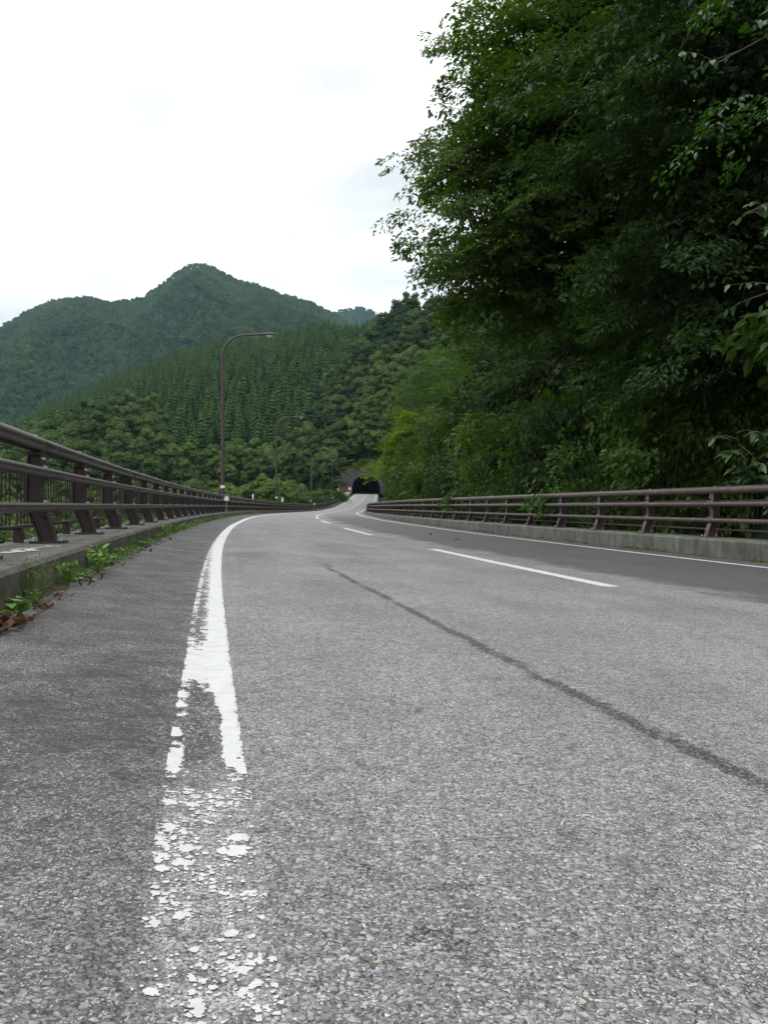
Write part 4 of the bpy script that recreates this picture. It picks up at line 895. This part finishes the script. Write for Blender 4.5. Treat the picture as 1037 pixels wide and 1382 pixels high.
for yy, lab in ((44.5, 'tallest looking brown street lamp with curved arm, nearest of the row'), (84, 'second brown curved street lamp from the near end'), (129, 'third brown curved street lamp, standing behind the green bushes'),
                (171, 'fourth brown curved street lamp along the left railing'), (199, 'fifth brown curved street lamp just before the tunnel portal')):
    lamp(yy, -1.72, lab)
lamp(232, -2.0, 'farthest small street lamp beside the tunnel mouth', .8)
lamp(150, -3.6, 'short slim lamp standing just beyond the third street lamp', .52, dz=2)

# ------------------------------------------------------------------ delineators, signs, guard rail by the tunnel
def delineator(yy, t, h, shape, label):
    X, Yw = P(yy, t); r = empty('delineator', (float(X), float(Yw), float(ZS(yy, -.9)+KL(yy)))); tag(r, label, 'delineator')
    m = MB(); m.tube([(0, 0, 0), (0, 0, h-.1)], .018 if shape != 'stick' else .045, 8); obj('post', m.mesh('post', M['white'] if shape == 'stick' else M['bolt']), None, r)
    m = MB()
    if shape == 'stick': m.tube([(0, 0, h-.1), (0, 0, h+.25), (0, 0, h+.3)], [.05, .05, .02], 8)
    else:
        m.tube([(0, -.02, h+.08), (0, .02, h+.08)], .11, 16); 
        if shape == 'tall': m.box((0, 0, h+.27), (.16, .035, .3))
    obj('reflector', m.mesh('reflector', M['white']), None, r)
delineator(38, -1.0, .55, 'disc', 'white round reflector fixed on the railing near the first lamp')
delineator(62, -1.55, .95, 'stick', 'slim white marker post between the first and second lamp')
delineator(88, -1.5, .95, 'tall', 'white rounded marker plate beside the second street lamp')
delineator(127, -1.0, .75, 'disc', 'white reflector at the foot of the third street lamp')
#delineator(15.5, -1.85, .28, 'stick', 'short white marker seen through the left railing bars')
def sign(x, y, zb, r, colr, rim, label, h):
    o = empty('traffic_sign_or_light', (x, y, zb)); tag(o, label, 'traffic sign'); m = MB(); m.tube([(0, 0, 0), (0, 0, h)], .05, 8); obj('pole', m.mesh('pole', M['white']), None, o)
    m = MB(); m.tube([(0, -.07, h), (0, -.04, h)], r, 20); obj('plate', m.mesh('plate', simple('sign_rim', rim, .5)), None, o)
    m = MB(); m.tube([(0, -.085, h), (0, -.071, h)], r*.72, 20); obj('face', m.mesh('face', simple('sign_face', colr, .5)), None, o)
xs = float(XE(245)); zs = float(ZE(245))
sign(xs-1.35, 245, zs, .55, (.8, .55, .55), (.55, .03, .04), 'round red rimmed white sign on a pole at the left of the tunnel mouth', 2.1)
sign(xs-5.0, 250, zs, .5, (.75, .3, .03), (.5, .2, .03), 'small orange light, built as a round disc, left of the red rimmed sign', 1.9)  # an orange light stood in for by a plain orange disc, emits nothing
o = empty('guard_rail', (0, 0, 0)); tag(o, 'white guard rail at the left verge below the tunnel', 'guard rail')
m = MB(); m2 = MB()
pts = [(float(P(yy, tt)[0]), float(P(yy, tt)[1]), float(ZE(yy))) for yy, tt in ((206, -5.2), (212, -3.6), (220, -2.4), (230, -1.9), (242, -1.5))]
for (x0, y0, z0), (x1, y1, z1) in zip(pts[:-1], pts[1:]):
    L_ = math.hypot(x1-x0, y1-y0)+.05
    for dz in (.55, .8, 1.05): m.tube([(x0, y0, z0+dz), (x1, y1, z1+dz)], .11, 6)
    m.add([(x0, y0+.12, z0+.1), (x1, y1+.12, z1+.1), (x1, y1+.12, z1+1.0), (x0, y0+.12, z0+1.0)], [(0, 1, 2, 3)])
    m2.tube([(x0, y0+.2, z0-.3), (x0, y0+.2, z0+1.1)], .09, 6)
obj('beam', m.mesh('beam', M['white']), None, o); obj('post', m2.mesh('post', M['white']), None, o)
# grey retaining wall by the far bushes
o = empty('retaining_wall', (-27, 214, 0)); tag(o, 'low grey retaining wall on the bank behind the second and third lamp', 'wall'); m = MB()
m.box((0, 0, 0), (1.97, .6, 3.0)); WP = m.mesh('wall_panel', M['concR'])
for k in range(9): obj('wall_panel', WP, None, o, (-6+k*2.0, k*.5, 2.0))

# bright bushes beyond the end of the left railing
BU = [shrub_mesh(71, LR, .2, 260, 36, 1.2, r=(2.2, 2.0, 1.9)), shrub_mesh(72, LR, .2, 240, 36, 1.2, r=(2.4, 2.0, 1.7))]
for i, (px_, yy, s, lab) in enumerate([(450, 190, 1.25, 'rightmost light green bush beside the end of the left railing'), (437, 176, 1.45, 'large light green bush just right of the third street lamp'), (422, 160, 1.35, 'light green bush at the foot of the third street lamp'), (408, 152, 1.15, 'leftmost light green bush behind the left railing'), (458, 203, .9, 'small bush near the fourth street lamp')]):
    r = empty('bush', ((px_-518.5)/1118*yy, yy, float(ZE(yy))-.9), i*1.3); r.scale = (s, s, s*.95); tag(r, lab, 'bush'); fm, sm = BU[i % 2]; tag(obj('foliage', fm, None, r), kind='stuff'); obj('stems', sm, None, r)

for i, (dx, dz, s_) in enumerate([(-5.2, 6.2, 1.3), (-2.2, 8.0, 1.2), (.8, 8.2, 1.4), (3.6, 8.1, 1.3), (6.4, 8., 1.5), (-7.6, 3.6, 1.3)]):
    r = empty('bush', (float(XE(267))+3.15+dx, 268.2, float(ZE(267))+dz-.6), i*2.1); r.scale = (s_, s_, s_*.8); fm, sm = BU[i % 2]; tag(obj('foliage', fm, None, r), kind='stuff'); obj('stems', sm, None, r)
    tag(r, 'bush growing on top of the tunnel portal' if i < 5 else 'bush growing at the left foot of the tunnel portal', 'bush', 'bushes on the tunnel portal' if i < 5 else None)

# ------------------------------------------------------------------ weeds and litter along the left kerb
WL = tintmat('weed_leaf', (.055, .13, .018), (.14, .26, .035), .3)
WG = tintmat('grass_blade', (.09, .15, .02), (.2, .24, .05), .2)
DL = tintmat('dead_leaf', (.055, .028, .016), (.16, .085, .048), .15)
def kz(yy): return float(ZS(yy, -.86))
def weed_mesh(seed, n, ln, wd, h, spread):
    rs = np.random.RandomState(seed); an = rs.uniform(0, 6.28, n); rad = rs.rand(n)*spread; c = np.stack([rad*np.cos(an), rad*np.sin(an), rs.rand(n)**.7*h], 1)
    d = norm(np.stack([np.cos(an), np.sin(an), rs.uniform(-.2, .9, n)], 1)+rs.normal(0, .3, (n, 3))); nr = norm(np.array([0, 0, 1.])+rs.normal(0, .4, (n, 3))); nr = norm(nr-d*(nr*d).sum(-1, keepdims=True))
    V, F, k = leaves(c, d, nr, ln*rs.uniform(.6, 1.2, n), wd, 'ovate'); me = npmesh('leaves', V, F, True); me.materials.append(WL)
    m = MB()
    for j in range(0, n, 3): m.tube([(0, 0, -.01), tuple(c[j]*np.array([.5, .5, .6])), tuple(c[j])], [.0025, .002, .001], 4)
    return me, m.mesh('stalks', WL)
WM = [weed_mesh(1, 70, .045, .5, .10, .11), weed_mesh(2, 60, .04, .6, .14, .08), weed_mesh(3, 90, .035, .55, .07, .16), weed_mesh(4, 46, .06, .45, .16, .08)]
rs = np.random.RandomState(12); yy = 4.1; k = 0
while yy < 60:
    if rs.rand() < (.33 if yy < 5.5 else .85):
        X, Yw = P(yy, -.86+rs.uniform(-.02, .09)); r = empty('weed_clump', (float(X), float(Yw), kz(yy)), rs.uniform(0, 6.28)); s = rs.uniform(.5, 1.0)*(1 if yy > 5 else .65); r.scale = (s, s, s*rs.uniform(.6, 1.2))
        lm, st = WM[rs.randint(4)]; tag(obj('leaves', lm, None, r), kind='stuff'); obj('stalks', st, None, r); tag(r, 'small green weed clump growing at the foot of the left kerb', 'weed', 'weeds along the left kerb')
    yy += rs.uniform(.14, .34)*(1+yy*.03); k += 1
def special(yy, t, me_pair, s, label, name='weed_plant'):
    X, Yw = P(yy, t); r = empty(name, (float(X), float(Yw), kz(yy))); r.scale = s; tag(r, label, 'weed'); tag(obj('leaves', me_pair[0], None, r), kind='stuff'); obj('stalks', me_pair[1], None, r); return r
special(5.1, -.83, weed_mesh(9, 60, .045, .55, .13, .08), (.8, .8, 1.), 'bushy bright green weed halfway along the near kerb face')
# broad leaved weed in the corner
r = empty('broad_leaf_weed', (float(P(3.62, -.8)[0]), float(P(3.62, -.8)[1]), kz(3.6))); tag(r, 'broad leaved bright green weed beside the dead leaves at the left edge', 'weed')
WB = big_leaf(.085, .62); WB.materials.append(WL)
for k in range(12): o = obj('leaf', WB, None, r, (rs.uniform(-.03, .05), rs.uniform(-.05, .05), rs.uniform(.01, .06)), (rs.uniform(-.4, .4), rs.uniform(-.8, .1), rs.uniform(0, 6.28))); o.scale = (1, 1, 1)
# spindly seeding stems
def spindly(yy, t, h, n, label, seed):
    rs = np.random.RandomState(seed); X, Yw = P(yy, t); r = empty('seeding_weed', (float(X), float(Yw), kz(yy))); tag(r, label, 'weed'); m = MB(); m2 = MB()
    for k in range(n):
        dx, dy = rs.normal(0, .05, 2); hh = h*rs.uniform(.6, 1); pts = [(dx*.3, dy*.3, 0), (dx*.7, dy*.7, hh*.5), (dx*1.6, dy*1.6, hh)]; m.tube(pts, [.0022, .0016, .0008], 4)
        for q in range(7):
            f = rs.uniform(.35, 1); p = Vector(pts[1]).lerp(Vector(pts[2]), max(0, f*2-1)) if f > .5 else Vector(pts[0]).lerp(Vector(pts[1]), f*2); e = p+Vector((rs.normal(0, .02), rs.normal(0, .02), rs.uniform(.005, .03))); m.tube([p, e], [.001, .0006], 3); m2.tube([e, e+Vector((0, 0, .006))], [.0035, .002], 5)
    obj('stems', m.mesh('stems', WG), None, r); tag(obj('seed_heads', m2.mesh('seed_heads', WG), None, r), kind='stuff')
spindly(4.05, -.82, .24, 6, 'spindly seeding weed in front of the dark mossy kerb near the left edge', 3)
spindly(4.35, -.84, .22, 7, 'second spindly weed with pale seed heads against the kerb', 4)
spindly(6.3, -.84, .3, 3, 'tall thin grass stalk rising past the railing post', 5)
SILT = simple('gutter_silt', (.05, .045, .028), .95, .1, 30, .5, .01)
def cov_silt(off):
    def f(u, y, t):
        n = (fbm(t*30, y*9, 45, 4)-.5)*2.2+(fbm(t*4+3, y*1.3, 46, 2)-.5)*1.2; q = u if off > 0 else 1-u
        return (n+(q-.52)*2.2 > 0) & (u > 0) & (u < 1)
    return f
tag(obj('gutter_silt', ragged('gutter_silt', 3, 30, -.84, .14, cov_silt(-1), .011, .002), SILT), kind='stuff')
tag(obj('gutter_silt', ragged('gutter_silt', 8, 45, 7.5, .19, cov_silt(1), .02, .002), SILT), kind='stuff')
# short grass growing in the gutter
def grass(y0, y1, n, t0, sgn):
    rs = np.random.RandomState(8); yy = y0+(y1-y0)*rs.rand(n)**1.2; ok = fbm(yy*1.1, yy*0+3, 51, 3) > .47; yy = yy[ok]; t = t0+sgn*np.abs(rs.normal(0, .035, len(yy))); X, Yw = P(yy, t); Z = ZS(yy, t); c = np.stack([X, Yw, Z], 1)
    d = norm(rs.normal(0, .45, c.shape)+np.array([0, 0, 1.])); nr = norm(np.cross(d, rs.normal(0, 1, c.shape))); V, F, k = leaves(c, d, nr, rs.uniform(.02, .075, len(yy)), .14)
    me = npmesh('gutter_grass', V, F); me.materials.append(GR); tag(obj('gutter_grass', me), kind='stuff')
GR = simple('gutter_grass_blade', (.10, .17, .03), .7, .2, 9, .4)
grass(3.3, 45, 9000, -.88, 1); grass(9, 60, 5000, 7.58, -1)
# dead leaves
def dead_leaf(seed):
    rs = np.random.RandomState(seed); n = 5; V = []; F = []; ln = .075
    for i in range(n+1):
        q = i/n; w_ = .24*ln*math.sin(math.pi*(q*.9+.05))*2*rs.uniform(.7, 1.1); z = .012*math.sin(q*5+seed)
        V += [(ln*(q-.5), -w_*.5, z+rs.uniform(.0, .018)), (ln*(q-.5), 0, z), (ln*(q-.5), w_*.5, z+rs.uniform(.0, .018))]
    for i in range(n): a_ = i*3; F += [(a_, a_+3, a_+4, a_+1), (a_+1, a_+4, a_+5, a_+2)]
    me = bpy.data.meshes.new('dead_leaf'); me.from_pydata(V, [], F); me.update(); me.materials.append(DL); return me
DLM = [dead_leaf(i) for i in range(4)]; rs = np.random.RandomState(3)
def litter(yy, t, lab, group, s=1., lift=0.):
    X, Yw = P(yy, t); o = obj('dead_leaf', DLM[rs.randint(4)], None, None, (float(X), float(Yw), float(ZS(yy, t))+.012+lift), (rs.normal(0, .25), rs.normal(0, .25), rs.uniform(0, 6.28))); o.scale = (s, s, s); tag(o, lab, 'leaf', group)
for k in range(24): litter(rs.uniform(3.2, 3.5), -.76+rs.normal(0, .05), 'curled brown dead leaf in the heap at the left edge', 'dead leaves heaped at the left edge', rs.uniform(.8, 1.25), rs.rand()*.03)
for k in range(60): litter(3.7+rs.rand()**1.3*9, -.76+rs.normal(0, .05), 'small brown dead leaf among the weeds below the left kerb', 'dead leaves along the left kerb', rs.uniform(.5, .9))
for k in range(70): litter(9.5+rs.rand()*22, 7.42+rs.normal(0, .09), 'small yellowish fallen leaf lying along the foot of the right kerb', 'fallen leaves along the right kerb', rs.uniform(.6, 1.1))
litter(20.5, 5.1, 'single fallen leaf lying in the dark lane', 'fallen leaves on the dark lane', 1.4); litter(17, 4.9, 'dark scrap lying on the dark lane', 'scraps on the dark lane', 1.5)
# white spill on top of the left kerb
m = MB()
for k in range(46):
    q = rs.rand(); yy = 5.35+q*.9+rs.normal(0, .04); t = -1.22+q*.1+rs.normal(0, .05-.02*q); X, Yw = P(yy, t); z = float(ZS(yy, -.9)+KL(yy))+.003+k*.00002; s = rs.uniform(.008, .04)*(1.3-q*.7); n = 7; a0 = rs.rand()*6
    m.add([(float(X)+s*(.6+.5*rs.rand())*math.cos(a0+6.283*i/n), float(Yw)+s*1.5*(.6+.5*rs.rand())*math.sin(a0+6.283*i/n), z) for i in range(n)], [tuple(range(n))])
tag(obj('paint_spill', m.mesh('paint_spill', M['paint'])), kind='stuff')

# ------------------------------------------------------------------ air
m = MB(); m.box((0, 1500, 592), (11000, 11400, 1216)); hz = bpy.data.materials.new('haze_air'); hz.use_nodes = True; hz.node_tree.nodes.clear()
pv_ = hz.node_tree.nodes.new('ShaderNodeVolumePrincipled'); pv_.inputs['Color'].default_value = (.52, .80, 1, 1); pv_.inputs['Density'].default_value = 5.5e-5; pv_.inputs['Anisotropy'].default_value = .2
ho = hz.node_tree.nodes.new('ShaderNodeOutputMaterial'); hz.node_tree.links.new(pv_.outputs[0], ho.inputs['Volume'])
tag(obj('haze', m.mesh('haze', hz)), kind='stuff')
